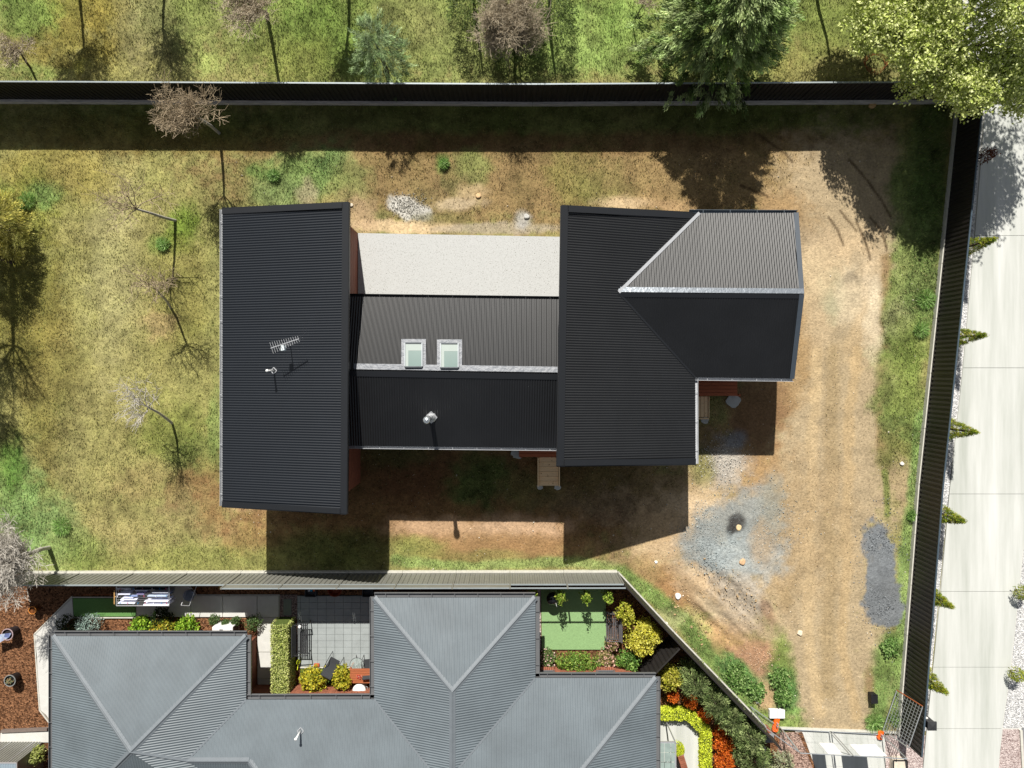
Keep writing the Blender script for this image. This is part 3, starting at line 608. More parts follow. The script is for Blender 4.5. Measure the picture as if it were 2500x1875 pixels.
# timber decks and steps
def boards(parent, pts4, n, m, th=.03, gap=.022, name='board'):
    """pts4 a,b,c,d: boards run a->b, stacked from a to d"""
    a, b, c, d = [Vector(p) for p in pts4]
    for k in range(n):
        p0 = a + (d - a) * ((k + .5) / n); p1 = b + (c - b) * ((k + .5) / n); w = (d - a).length / n - gap; mb = MB(); mb.bar(p0, p1, w, th); mb.build(name, m, parent)
zd = .55
dk = thing('timber_deck', 'small red-brown timber landing under the middle wing gutter', 'deck', tuple(P(1330, 1100, 0)))
boards(dk, [P(1267, 1080, zd), P(1362, 1080, zd), P(1362, 1115, zd), P(1267, 1115, zd)], 4, TIM_D, name='deck_board')
m = MB(); a, b = P(1267, 1080, zd - .09), P(1362, 1115, zd - .09); m.prism([(a.x, a.y), (b.x, a.y), (b.x, b.y), (a.x, b.y)], zd - .2, zd - .03); m.build('bearer', TIM_D, dk)
for x, y in ((1272, 1112), (1356, 1112), (1272, 1082)):
    q = P(x, y, 0); m = MB(); m.tube((q.x, q.y, -.05), (q.x, q.y, zd - .03), .05); m.build('post', TIM_D, dk)
dk2 = thing('timber_deck', 'larger dark timber landing in the corner beside the garage', 'deck', tuple(P(1750, 945, 0)))
boards(dk2, [P(1702, 916, zd), P(1800, 916, zd), P(1800, 967, zd), P(1702, 967, zd)], 6, TIM_D, name='deck_board')
m = MB(); a, b = P(1703, 917, zd - .09), P(1799, 965, zd - .09); m.prism([(a.x, a.y), (b.x, a.y), (b.x, b.y), (a.x, b.y)], zd - .2, zd - .03); m.build('bearer', TIM_D, dk2)
for x, y in ((1705, 964), (1797, 964), (1797, 920)):
    q = P(x, y, 0); m = MB(); m.tube((q.x, q.y, -.05), (q.x, q.y, zd - .03), .05); m.build('post', TIM_D, dk2)
st = thing('timber_steps', 'pale pine ramp of six boards running south from the small landing', 'steps', tuple(P(1340, 1150, 0)))
a, b, c, d = P(1316, 1116, .45), P(1363, 1116, .45), P(1363, 1186, .16), P(1316, 1186, .16)
boards(st, [a, b, c, d], 6, TIM_L, .04, name='step_board')
for p, q in ((a, d), (b, c)):
    m = MB(); m.bar(p + Vector((-.04 if p is a else .04, 0, 0)), q + Vector((-.04 if p is a else .04, 0, 0)), .045, .2); m.build('stringer', TIM_L, st)
st = thing('timber_steps', 'pale pine steps beside the gutter corner, below the dark landing', 'steps', tuple(P(1716, 995, 0)))
boards(st, [P(1701, 968, .4), P(1701, 1019, .4), P(1728, 1019, .35), P(1728, 968, .35)], 3, TIM_L, .04, name='step_board')
m = MB(); m.bar(P(1700, 1022, .36), P(1730, 1022, .36), .05, .16); m.build('stringer', TIM_L, st); m = MB(); m.bar(P(1730, 968, .33), P(1730, 1020, .33), .04, .14); m.build('stringer', TIM_L, st)
FT = mat('footing_concrete', srgb('#c4c8c4', .8), .85, var=.12, scale=5)
for i, (x, y, r, lb) in enumerate(((1263, 1108, .26, 'rough pale concrete footing at the corner of the small timber landing'), (1790, 978, .32, 'large rough concrete footing at the corner of the dark landing'), (1318, 1189, .14, 'small concrete pad under the left foot of the pine ramp'), (1361, 1189, .14, 'small concrete pad under the right foot of the pine ramp'), (1721, 1026, .17, 'round concrete pad at the foot of the steps by the garage'))):
    q = P(x, y, 0); mb = MB(); pr = [(q.x + math.cos(k * .45) * r * rng.uniform(.8, 1.15), q.y + math.sin(k * .45) * r * rng.uniform(.7, 1.05)) for k in range(14)]
    mb.prism(pr, -.1, .05); o = mb.build('concrete_footing', FT, bevel=.02); tag(o, lb, 'concrete footing')
# antenna and vent on the left wing
tp = Vector((P(692, 841, 5.5).x, P(692, 841, 5.5).y, 0)); zb = zat(ltop, tp.x, tp.y)
an = thing('tv_antenna', 'white fishbone television antenna on a mast on the left wing roof', 'antenna', (tp.x, tp.y, zb))
m = MB(); m.tube((tp.x, tp.y, zb), (tp.x, tp.y, 5.62), .02, n=8); m.build('mast', METAL_W, an)
a, b = P(661, 850, 5.62), P(730, 827, 5.62); m = MB(); m.bar(a, b, .028); m.build('boom', METAL_W, an); dn = (b - a).normalized(); pn = Vector((-dn.y, dn.x, 0))
for k in range(13):
    p = a + (b - a) * (.03 + .95 * k / 12); l = .21 - .008 * k; m = MB(); m.tube(p - pn * l, p + pn * l, .007, n=5); m.build('element', METAL_W, an)
bc_ = P(692, 850, 5.35); m = MB(); m.box(bc_, (.17, .19, .1)); m.build('amplifier_box', mat('pale_box', srgb('#c9d3d6'), .4), an, bevel=.015)
def vent_pipe(px, py, tx, ty, pl, zt, label, dark=False):
    q = RP(px, py, pl); t = thing('vent_pipe', label, 'vent pipe', tuple(q)); m = MB(); e = P(tx, ty, zt)
    m.tube(q, (q.x, q.y, zt), .035, n=10); m.build('pipe', PLAS_W, t, smooth=True); m = MB(); m.lathe((q.x, q.y, zt), [(.0, .05), (.05, .04), (.055, 0), (.035, -.02)], 12); m.build('cap', PLAS_W, t, smooth=True)
    m = MB(); r = .12; qq = [Vector((q.x + dx, q.y + dy, 0)) for dx, dy in ((r, 0), (0, r), (-r, 0), (0, -r))]
    for k in range(4): a, b = qq[k], qq[(k + 1) % 4]; m.bar((a.x, a.y, zat(pl, a.x, a.y) + .035), (b.x, b.y, zat(pl, b.x, b.y) + .035), .03, .02)
    m.build('flashing', METAL_W, t); return t
vent_pipe(669, 905, 661, 905, ltop, 5.25, 'short white vent pipe with a diamond collar on the left wing roof')

# ================================================================ neighbouring house with hipped roofs
NZ = 2.9
nh = thing('neighbour_house', 'low grey house with hipped corrugated roofs filling the lower edge of the picture', 'house', (0, 0, 0))
S_ = .38
def E(px, py): return P(px, py, NZ)
A1, A2 = E(128, 1553), E(601, 1553); A3 = E(601, 1706); run = (A2.x - A1.x) / 2; AP = Vector(((A1.x + A2.x) / 2, A1.y - run, NZ + run * S_))
B1 = E(914, 1707); B0 = E(495, 1708); C1, C2 = E(913, 1459), E(1307, 1459); run2 = (C2.x - C1.x) / 2; CP = Vector(((C1.x + C2.x) / 2, C1.y - run2, NZ + run2 * S_))
D1, D2 = E(1303, 1655), E(1602, 1655)
yb = -22.0; zr2 = NZ + 2.0 * S_
bw = [(A1, A2, AP), ]
nhp = []
def NS(pts, lab=None):
    o = slope_part('roof_slope', pts, ROOF_G, nh); deck_under(pts, DARKW, nh)
    if lab: o['label'] = lab
NS([A1, A2, AP], 'triangular end slope of the left wing')
AB = Vector((A1.x, yb, NZ)); APb = Vector((AP.x - (AP.y - yb) * .0, yb, AP.z))
hipb = Vector((A1.x, AP.y - run, NZ)) ; NS([A1, AP, hipb])
# south side of the left block below its apex (hip going down-left)
NS([AP, Vector((A2.x, hipb.y, NZ)), hipb])
RJ = Vector((P(350, 1857, 3.66).x, B0.y - 2.0, zr2)); RK = Vector((P(608, 1851, zr2).x, B0.y - 2.0, zr2))
tt = (AP.z - zr2) / (AP.z - NZ); 
A3v = Vector((A2.x, B0.y + .12, NZ)); B0v = Vector((A2.x - .02, B0.y, NZ))
NS([A2, Vector((A2.x, hipb.y, NZ)), AP], 'narrow valley slope facing the courtyard')
vj = Vector((AP.x + (A2.x - AP.x) * tt, RJ.y, zr2))
MS = [vj, Vector((A2.x, B0.y, NZ)), Vector((B1.x, B1.y, NZ))]
hy = B1.y - 6.5; MS += [Vector((B1.x + 6.5 * .98, hy, NZ + 6.5 * S_)), Vector((RK.x + 4.5, hy, NZ + 6.5 * S_)), RK]
NS(MS, 'wide middle slope with the white vent pipe')
NS([vj, RK, Vector((RK.x + 2, RK.y - 2, NZ)), Vector((A2.x, vj.y - 2, NZ))])
CW = [C1, CP, Vector((CP.x, hy, CP.z)), Vector((B1.x + 6.5 * .98 - .0, hy, NZ + 6.5 * S_)), Vector((B1.x, B1.y, NZ))]
def fitz(pts, pl): return [Vector((p.x, p.y, zat(pl, p.x, p.y))) for p in pts]
NS([C1, C2, CP], 'triangular end slope of the middle wing')
wpl = plane3(C1, CP, Vector((C1.x, C1.y - 3, NZ))); epl = plane3(C2, CP, Vector((C2.x, C2.y - 3, NZ)))
vW = 4.6; vE = 3.7
NS([C1, CP, Vector((CP.x, hy, CP.z)), Vector((B1.x + run2, B1.y - run2, CP.z)), Vector((B1.x, B1.y, NZ))], 'slope of the middle wing facing the courtyard')
NS([C2, CP, Vector((CP.x, hy, CP.z)), Vector((C2.x - run2, D1.y - run2, CP.z)), Vector((C2.x, D1.y, NZ))], 'slope of the middle wing facing the fenced garden')
dn_ = plane3(D1, D2, Vector((D1.x, D1.y - 5, NZ + 5 * S_)))
NS([Vector((C2.x, D1.y, NZ)), D2, Vector((D2.x - 6, D2.y - 6, NZ + 6 * S_)), Vector((C2.x - run2, D1.y - 6, NZ + 6 * S_)), Vector((C2.x - run2, D1.y - run2, NZ + run2 * S_))], 'sunny slope of the right wing')
NS([D2, Vector((D2.x - 6, D2.y - 6, NZ + 6 * S_)), Vector((D2.x - 6, hy - 2, NZ + 6 * S_)), Vector((D2.x, hy - 2, NZ))], 'side slope of the right wing')
def cap(a, b, w=.12, m=None, n=Vector((0, 0, 1)), off=.0, name='ridge_cap'):
    mb = MB(); d = (Vector(b) - Vector(a)).normalized(); s = d.cross(Vector((0, 0, 1))).normalized(); a, b = Vector(a) + Vector((0, 0, .035)), Vector(b) + Vector((0, 0, .035)); dz = Vector((0, 0, -.05))
    for k in (-1, 1):
        q = [a, b, b + s * w * k + dz, a + s * w * k + dz]; mb.add(q + [p - Vector((0, 0, .02)) for p in q], [(0, 1, 2, 3) if k < 0 else (3, 2, 1, 0), (7, 6, 5, 4) if k < 0 else (4, 5, 6, 7), (3, 2, 6, 7)])
    mb.tube(a, b, .025, n=8); return mb.build(name, m or CAPG, nh)
for a, b in ((A1, AP), (A2, AP), (AP, hipb), (AP, vj), (vj, RK), (RK, Vector((RK.x + 4.5, hy, NZ + 6.5 * S_))), (C1, CP), (C2, CP), (CP, Vector((CP.x, hy, CP.z))), (D2, Vector((D2.x - 6, D2.y - 6, NZ + 6 * S_)))): cap(a, b)
for a, b in ((Vector((B1.x, B1.y, NZ)), Vector((B1.x + run2, B1.y - run2, CP.z))), (Vector((C2.x, D1.y, NZ)), Vector((C2.x - run2, D1.y - run2, CP.z))), (Vector((A2.x, B0.y, NZ)), vj)):
    mb = MB(); mb.bar(a + Vector((0, 0, .025)), b + Vector((0, 0, .025)), .07, .02); mb.build('valley_flashing', CAPG, nh)
def eave(a, b, out):
    gutter(a, b, m=ROOF_G2, w=.19, out=Vector(out), parent=nh); mb = MB(); o = Vector(out) * -.9; 
EW = .19
eave(A1, A2, (0, .07, -.02)); eave(A1, Vector((A1.x, yb, NZ)), (-.07, 0, -.02)); eave(A2, A3v, (.07, 0, -.02)); eave(Vector((A2.x, B0.y, NZ)), Vector((B1.x, B1.y, NZ)), (0, .07, -.02))
eave(C1, Vector((C1.x, B1.y, NZ)), (-.07, 0, -.02)); eave(C1, C2, (0, .07, -.02)); eave(C2, Vector((C2.x, D1.y, NZ)), (.07, 0, -.02)); eave(Vector((C2.x, D1.y, NZ)), D2, (0, .07, -.02)); eave(D2, Vector((D2.x, hy, NZ)), (.07, 0, -.02))
# walls
def nwall(x0, y0, x1, y1): 
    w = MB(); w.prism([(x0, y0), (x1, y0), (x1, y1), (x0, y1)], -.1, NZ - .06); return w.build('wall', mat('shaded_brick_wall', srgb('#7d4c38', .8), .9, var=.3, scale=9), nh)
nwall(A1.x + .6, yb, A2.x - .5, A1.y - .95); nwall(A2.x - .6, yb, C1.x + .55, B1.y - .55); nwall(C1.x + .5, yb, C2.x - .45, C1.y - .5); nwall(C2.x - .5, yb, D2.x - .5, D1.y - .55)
# bricks on the two sunlit wall faces seen under the eaves
def brickwall(x0, x1, y, z0, z1, skip=()):
    bl, bh, g = .23, .076, .01; mb = MB(); mb.box((0, 0, 0), (bl, .03, bh)); full = mesh_of(mb, 'brick', BRICK); rows = int((z1 - z0) / (bh + g)); k = 0; mbr = MB()
    for r in range(rows):
        z = z1 - (r + .5) * (bh + g); x = x0 + (bl / 2 if r % 2 else bl)
        while x + bl / 2 < x1:
            if not any(a < x < b and c < z < d for a, b, c, d in skip):
                if k < 280: child('brick', full, nh, (x, y + .012 + .003 * ((k * 7) % 3), z))
                else: mbr.box((x, y + .012, z), (bl, .03, bh))
                k += 1
            x += bl + g
    if mbr.v: o = mbr.build('brickwork', BRICK, nh, kind='stuff')
gx0, gx1 = P(700, 1700, 1.5).x, P(905, 1700, 1.5).x
nhx = P(1315, 0, 1).x
ww = [(P(1322, 1640, 1.4).x, P(1354, 1640, 1.4).x, .2, 2.75), (P(1460, 1640, 1.4).x, P(1503, 1640, 1.4).x, .2, 2.75)]
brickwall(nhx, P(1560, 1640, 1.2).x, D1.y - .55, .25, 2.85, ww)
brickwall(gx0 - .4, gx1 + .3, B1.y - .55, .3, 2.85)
for a, b, z0_, z1_ in ww:
    wm = MB(); y = D1.y - .53
    for q0, q1 in (((a, y, .9), (b, y, .9)), ((a, y, 2.72), (b, y, 2.72)), ((a, y, .9), (a, y, 2.72)), ((b, y, .9), (b, y, 2.72))): wm.bar(q0, q1, .05, .06)
    wo = wm.build('window', ROOF_G2, nh); g = MB(); g.box(((a + b) / 2, y - .01, 1.8), (b - a, .02, 1.8)); g.build('pane', mat('window_glass', srgb('#3d474c'), .08, 0, .05, spec=1), wo)
    n = int((b - a) / .086)
    sm = MB(); sm.box((0, 0, 0), (.074, .16, .07), rot=Matrix.Rotation(R(-14), 3, 'X')); sme = mesh_of(sm, 'sill_brick', BRICK)
    for k in range(n): child('sill_brick', sme, wo, (a + (k + .5) * (b - a) / n, y + .06, .84))
mpl = plane3(Vector((A2.x, B0.y, NZ)), Vector((B1.x, B1.y, NZ)), RK)
vent_pipe(734, 1784, 727, 1796, mpl, 3.95, 'white vent pipe on the grey middle roof of the neighbouring house')
# ================================================================ fences
def fence(name, label, pts, h, m, plw, plm, zb=0.0, pw=2.37, rib=.19, ribd=.036, rail=.055, ext=None, side=1, plh=.22, plside=-1, railm=None):
    """pts world xy path; sheets between posts, rails on top and bottom, plinth below. plside: side (+left/-right of travel) on which the plinth shows"""
    pts = [Vector((p[0], p[1], zb)) for p in pts]; t = thing(name, label, 'fence', tuple(pts[0])); cache = {}
    def pm(L):
        k = round(L, 2)
        if k in cache: return cache[k]
        mb = MB(); prof = []; x = .02; nr = max(1, int((L - .04) / rib)); st = (L - .04) / nr
        for i in range(nr): 
            a = x + i * st; prof += [(a, -ribd / 2), (a + st * .38, -ribd / 2), (a + st * .5, ribd / 2), (a + st * .88, ribd / 2)]
        prof.append((L - .02, -ribd / 2)); z0, z1 = plh - .02, h - .01; n = len(prof)
        for dy in (-.003, .003):
            for X_, Y_ in prof: mb.v += [(X_, Y_ + dy, z0), (X_, Y_ + dy, z1)]
        for i in range(n - 1):
            a = 2 * i; mb.f.append((a, a + 2, a + 3, a + 1)); b = 2 * n + 2 * i; mb.f.append((b, b + 1, b + 3, b + 2)); mb.f.append((a + 1, a + 3, b + 3, b + 1))
        rl = MB(); rl.box((L / 2, 0, h), (L, rail, .045)); rb = MB(); rb.box((L / 2, 0, plh + .02), (L, rail, .05))
        ps = MB(); ps.box((0, 0, h / 2), (.06, rail + .012, h + .03))
        pk = MB(); pk.box((L / 2, plside * .035, plh / 2 - .05), (L - .012, plw, plh + .1))
        cache[k] = (mesh_of(mb, 'fence_panel', m), mesh_of(rl, 'rail', railm or m), mesh_of(ps, 'post', m), mesh_of(pk, 'plinth', plm), mesh_of(rb, 'bottom_rail', m))
        if ext:
            ex_ = MB(); hh = ext[0]; ex_.box((L / 2, 0, h + hh / 2 + .02), (L - .08, .03, hh - .06)); er = MB(); er.box((L / 2, 0, h + hh), (L, .05, .035)); es = MB(); es.box((0, 0, h + hh / 2), (.06, .065, hh + .05))
            cache[k] += (mesh_of(ex_, 'screen_panel', m), mesh_of(er, 'screen_rail', railm or m), mesh_of(es, 'screen_post', m))
        return cache[k]
    run = 0
    for a, b in zip(pts, pts[1:]):
        Lt = (b - a).length; n = max(1, round(Lt / pw)); L = Lt / n; d = (b - a) / Lt; rz = math.atan2(d.y, d.x); ms = pm(L)
        for i in range(n):
            p = a + d * (L * i) - pts[0]; child('fence_panel', ms[0], t, p, rz); child('rail', ms[1], t, p, rz); child('bottom_rail', ms[4], t, p, rz); child('post', ms[2], t, p, rz); child('plinth', ms[3], t, p, rz)
            mx = (p + pts[0]).x
            if ext and ext[1] < mx + .3:
                child('screen_rail', ms[6], t, p, rz); child('screen_post', ms[7], t, p, rz)
                if mx < ext[2]: child('screen_panel', ms[5], t, p, rz)
    child('post', ms[2], t, b - pts[0], rz)
    return t
w2 = lambda x, y, z=0: (P(x, y, z).x, P(x, y, z).y)
RAIL_L = mat('pale_rail', srgb('#a9b3b6', .8), .4, .3, .08, spec=.5)
fence('steel_fence', 'long black steel fence along the top of the block, in front of the grassy field', [w2(-130, 245), w2(700, 249), w2(1300, 252), w2(2337, 246)], 2.12, FEN_D, .2, PLN_D, plside=-1, railm=RAIL_L)
fence('steel_fence', 'ribbed dark steel fence beside the long concrete driveway', [w2(2337, 246), w2(2268, 911), w2(2240, 1180), w2(2192, 1793)], 1.86, FEN_D, .08, PLN, plside=-1, railm=mat('blue_grey_rail', srgb('#4c5a66', .9), .4, .2, .08))
xs = P(600, 1397, 0).x
fence('steel_fence', 'grey-green steel fence with a raised screen behind the neighbouring courtyards', [w2(70, 1398), w2(1506, 1396)], 1.9, FEN_G, .09, PLN, plside=1, ext=(.5, xs, P(1240, 0, 0).x), railm=RAIL_L)
fence('steel_fence', 'slanting dark steel fence between the dirt yard and the neighbouring garden', [w2(1507, 1397), w2(1640, 1540), w2(1868, 1776)], 1.9, FEN_D, .08, PLN, plside=1)
sf = fence('garden_screen', 'short dark steel fence closing the garden corner by the yellow shrub', [w2(1634, 1546), w2(1560, 1622)], 1.75, FEN_D, .05, FEN_D, zb=.1, pw=1.5, plh=.05)

# ================================================================ paved and planted ground
def sheet(name, pp, z0, z1, m, kind='structure', zpx=None):
    mb = MB(); mb.prism(poly(pp, z1 if zpx is None else zpx), z0, z1); o = mb.build(name, m); o['kind'] = kind; return o
garden = sheet('garden_soil', [(-160, 1404), (1502, 1404), (1866, 1786), (1898, 1796), (1960, 1790), (2010, 1930), (2010, 2060), (-160, 2060)], -.2, ZN - .06, MULCH)
# mulch chips
NC = 26000
cx_, cy_ = rng.uniform(-23.5, 12, NC), rng.uniform(-17.5, -8.7, NC); kp = inpoly(cx_, cy_, poly([(-160, 1410), (1500, 1410), (1862, 1790), (1990, 1930), (-160, 2000)], ZN)) & ~((cx_ > -18.6) & (cy_ < -11.4) & (cx_ < -9.6)) & ~((cx_ > -5.3) & (cx_ < 1.1) & (cy_ < -8.9)) & ~((cx_ > -9.5) & (cx_ < 5.5) & (cy_ < -13.2))
C = np.stack([cx_[kp], cy_[kp], np.full(kp.sum(), ZN - .045) + rng.random(kp.sum()) * .02], 1); n = len(C)
a = rng.normal(size=(n, 3)); a[:, 2] *= .35
leaves(C, rng.uniform(.04, .09, n), ramp(n, [srgb('#4a2d1c', .8), srgb('#8a5c3e', .8), srgb('#b58a68', .8), srgb('#5c3b28', .8)], .3), 'mulch_chips', None, .4, .3, 'stuff', dirs=a * 3)
drv = thing('driveway', None, None, (0, 0, 0)); del_ = None
bpy.data.objects.remove(drv)
drv = MB(); drv.prism([P(2352, -400).xy[:] , P(3100, -400).xy[:], P(3100, 2500).xy[:], P(2220, 2500).xy[:], P(2262, 1790).xy[:], P(2345, 911).xy[:]], -.15, .015); drv = drv.build('driveway', PATHC); drv['kind'] = 'structure'; OFF[drv.name] = Vector((0, 0, 0))
jy = [-420, -80, 250, 575, 898, 1206, 1444, 1629, 1779, 1960, 2150, 2400]
def lerpx(y, tab):
    for (y0, x0), (y1, x1) in zip(tab, tab[1:]):
        if y <= y1: return x0 + (x1 - x0) * (y - y0) / (y1 - y0)
    return tab[-1][1]
LX = [(-500, 2440), (300, 2405), (575, 2380), (911, 2350), (1206, 2318), (1430, 2299), (1790, 2262), (1875, 2254), (2500, 2200)]
RX = [(-500, 2680), (575, 2580), (898, 2545), (1206, 2512), (1444, 2487), (1629, 2468), (1779, 2446), (1875, 2440), (2500, 2380)]
for y0, y1 in zip(jy, jy[1:]):
    mb = MB(); g = .5; pp = [(lerpx(y0, LX), y0 + g), (lerpx(y0, RX), y0 + g), (lerpx(y1, RX), y1 - g), (lerpx(y1, LX), y1 - g)]; mb.prism(poly(pp, .05), .0, .05); mb.build('slab', DRV, drv)
sheet('gravel_strip', [(lerpx(y, LX) - 2, y) for y in (-400, 575, 911, 1206, 1785)] + [(2196, 1785), (2243, 1180), (2271, 911), (2337, 250), (2400, -400)], -.1, .03, GRAV)
sheet('gravel_strip', [(lerpx(y, RX) + 2, y) for y in (-400, 575, 898, 1206, 1444, 1640, 1777)] + [(2505, 1777), (2512, 1640), (2900, 1200), (2900, -400)], -.1, .03, GRAV)
sheet('pink_gravel', [(2192, 1796), (lerpx(1796, LX) - 2, 1796), (lerpx(2100, LX) - 2, 2100), (2160, 2100), (2160, 1796)], -.1, .032, GRAVP)
sheet('pink_gravel', [(2449, 1781), (2488, 1781), (2505, 1905), (2500, 2100), (2410, 2100)], -.1, .032, GRAVP)
mb = MB(); mb.prism(poly([(2487, 1781), (2493, 1781), (2510, 2100), (2504, 2100)]), -.1, .1); o = mb.build('kerb', PLN); o['kind'] = 'structure'
sheet('asphalt_drive', [(2496, 1500), (2900, 1500), (2900, 2100), (2511, 2100), (2494, 1781)], -.1, .022, mat('asphalt', srgb('#8b8d8f', .7), .9, var=.15, scale=30))
sheet('gravel_bed', [(1908, 1790), (1950, 1790), (1985, 1875), (2040, 2060), (1950, 2060), (1900, 1830)], ZN - .1, ZN - .04, mat('brown_gravel', srgb('#6a4b3e', .85), .9, vor=True, scale=20, var=.4, col2=srgb('#c9aa9a', .85), bump=1), zpx=ZN)
sheet('yard_driveway', [(1940, 1784), (2160, 1792), (2170, 2100), (2050, 2100), (1985, 1900)], -.1, .045, DRV)
mb = MB(); mb.bar(P(1905, 1777, .04), P(2188, 1788, .04), .07, .12); o = mb.build('kerb', PLN); o['kind'] = 'structure'
# left garden
sheet('concrete_path', [(176, 1459), (179, 1506), (128, 1556), (128, 1768), (112, 1745), (97, 1732), (93, 1680), (90, 1600), (84, 1551)], 0, ZN, PATHC)
mb = MB(); pts = [P(x, y, ZN) for x, y in ((176, 1456), (84, 1548), (93, 1680), (97, 1734), (126, 1772))]
for a, b in zip(pts, pts[1:]): mb.bar(a + Vector((0, 0, -.02)), b + Vector((0, 0, -.02)), .05, .08)
o = mb.build('edging', PLN); o['kind'] = 'structure'
turf = sheet('artificial_lawn', [(178, 1461), (331, 1461), (331, 1505), (180, 1505)], 0, ZN + .02, TURF)
mb = MB()
for a, b in (((176, 1458), (334, 1458)), ((176, 1508), (334, 1508))): mb.bar(P(*a, ZN), P(*b, ZN), .04, .06)
o = mb.build('edging', PLN); o['kind'] = 'structure'
pth = MB(); pth.prism(poly([(331, 1425), (466, 1425), (466, 1452), (682, 1452), (682, 1700), (628, 1700), (628, 1506), (331, 1506)], ZN), 0, ZN - .03); pth = pth.build('garden_path', PLN); pth['kind'] = 'structure'
for q in (((333, 1427), (465, 1427), (465, 1506), (333, 1506)), ((467, 1455), (543, 1455), (543, 1506), (467, 1506)), ((545, 1455), (627, 1455), (627, 1506), (545, 1506)), ((629, 1455), (680, 1455), (680, 1506), (629, 1506)), ((629, 1508), (680, 1508), (680, 1591), (629, 1591)), ((629, 1593), (680, 1593), (680, 1655), (629, 1655)), ((631, 1658), (680, 1658), (680, 1677), (631, 1677))):
    mb = MB(); mb.prism(poly(q, ZN), .1, ZN + .01); mb.build('slab', PATHC, pth)
peb = sheet('pebble_strip', [(683, 1452), (726, 1452), (726, 1512), (683, 1512)], 0, ZN, PEB)
mb = MB(); mb.prism(poly([(692, 1462), (712, 1462), (712, 1502), (692, 1502)], ZN), .1, ZN + .02); o = mb.build('stepping_slab', mat('green_grey_slab', srgb('#7d857c', .75), .8, var=.1), bevel=.01); tag(o, 'single grey stepping slab set in the pebble strip', 'stepping slab')
patio = sheet('patio', [(726, 1454), (913, 1454), (913, 1630), (726, 1630)], 0, ZN - .02, mat('joint_sand', srgb('#6d706d', .8), .9))
xe = [726] + [726 + 8 + 20.9 * k for k in range(9)] + [912]; ye = [1455 + 15.6 * k for k in range(12)]
pmesh = {}
for i in range(len(xe) - 1):
    for j in range(len(ye) - 1):
        a = P(xe[i] + .3, ye[j] + .3, ZN); b = P(xe[i + 1] - .3, ye[j + 1] - .3, ZN); w, d = b.x - a.x, a.y - b.y
        if w < .05: continue
        k = (round(w, 2), round(d, 2))
        if k not in pmesh: mb = MB(); mb.box((0, 0, 0), (w, d, .04)); pmesh[k] = mesh_of(mb, 'paver', PAVER)
        child('paver', pmesh[k], patio, ((a.x + b.x) / 2, (a.y + b.y) / 2, ZN - .008 + .002 * ((i * 3 + j * 5) % 4)))
mb = MB(); mb.bar(P(733, 1629, ZN), P(913, 1629, ZN), .05, .08); o = mb.build('edging', PLN); o['kind'] = 'structure'
sheet('lawn_patch', [(733, 1631), (860, 1631), (850, 1685), (760, 1688), (733, 1660)], 0, ZN - .01, mat('small_lawn', srgb('#5f7a34', .72), .9, var=.25, scale=20, bump=1, bscale=70))
sheet('artificial_lawn', [(1321, 1436), (1479, 1436), (1480, 1586), (1323, 1586)], 0, ZN + .02, mat('pale_turf', srgb('#93b57e', .78), .9, var=.1, scale=14, spec=.1, bump=.5, bscale=90))
sheet('pebble_strip', [(1312, 1436), (1320, 1436), (1321, 1586), (1313, 1586)], 0, ZN, GRAVP)
sheet('front_patio', [(1560, 1760), (1685, 1760), (1712, 1795), (1712, 2060), (1560, 2060)], 0, ZN + .03, DRV)
wp = MB(); wp.prism(poly([(2, 1789), (125, 1785), (128, 1812), (0, 1812)], ZN), 0, ZN + .02); o = wp.build('white_path', PATHC); o['kind'] = 'structure'
mb = MB(); mb.bar(P(5, 1784, ZN), P(118, 1779, ZN), .1, .2); o = mb.build('retaining_edge', mat('brown_edge', srgb('#6d625c'), .8)); o['kind'] = 'structure'
# ================================================================ trees
g = lambda *h: [srgb(x, .88) for x in h]
TW = mat('brown_twigs', srgb('#ab9a80', .9), .85, var=.25); TG = mat('grey_twigs', srgb('#b5a890', .95), .85, var=.25); TK = mat('white_bark', srgb('#b5b0a5', .9), .8, var=.2); TD = mat('dark_bark', srgb('#4d4238', .9), .9, var=.3)
TS = mat('silver_twigs', srgb('#c4beb4', .9), .8, var=.2)
def bt(lab, px, py, h, sp, cols, lean, seed, lv=5, r0=.07, **k): return bare_tree('bare_tree', lab, P(px, py, 0), h, sp, cols, lean, None, lv, r0, seed=seed, **k)
def bt2(lab, base, cen, zc, R_, cols, seed, lv=4, r0=.06, nk=(3, 4), sp=.95, **k): return bare_tree('bare_tree', lab, P(*base, 0), zc + R_, sp, cols, (0, 0), None, lv, r0, seed=seed, nk=nk, bc=P(*cen, zc), br_=R_, **k)
bt2('leafless brown tree leaning over the black top fence, with a dense spray of twigs', (535, 325), (455, 245), 3.8, 1.5, (TK, TW), 11, 4, .075, (2, 3))
bt2('leafless tree with a white trunk, uppermost of three in the left lawn', (428, 538), (318, 508), 3.5, 1.6, (TK, TW), 12, 3, .07, (1, 3))
bt2('slim leafless tree, middle one of three in the left lawn', (415, 752), (365, 700), 3.1, 1.4, (TK, TW), 14, 3, .055, (1, 3))
bt2('crooked pale leafless tree, lowest of three in the left lawn', (420, 1035), (345, 975), 2.9, 1.4, (TS, TS), 15, 3, .06, (1, 3))
bt2('tall leafless tree at the left edge whose shadow crosses the lawn', (30, 640), (-260, 560), 5.6, 2.3, (TD, TW), 16, 3, .12)
bt2('second leafless tree outside the left edge throwing long shadows', (-30, 790), (-270, 770), 4.8, 2.0, (TD, TW), 17, 3, .1)
bt2('silver grey leafless tree with tangled twigs at the lower left fence', (118, 1338), (18, 1372), 3.3, 1.8, (TS, TS), 18, 4, .1, (3, 4))
bt2('grey twiggy tree at the top edge left of the bushy conifer', (650, 30), (612, -25), 4.2, 1.5, (TD, TG), 19, 4, .08)
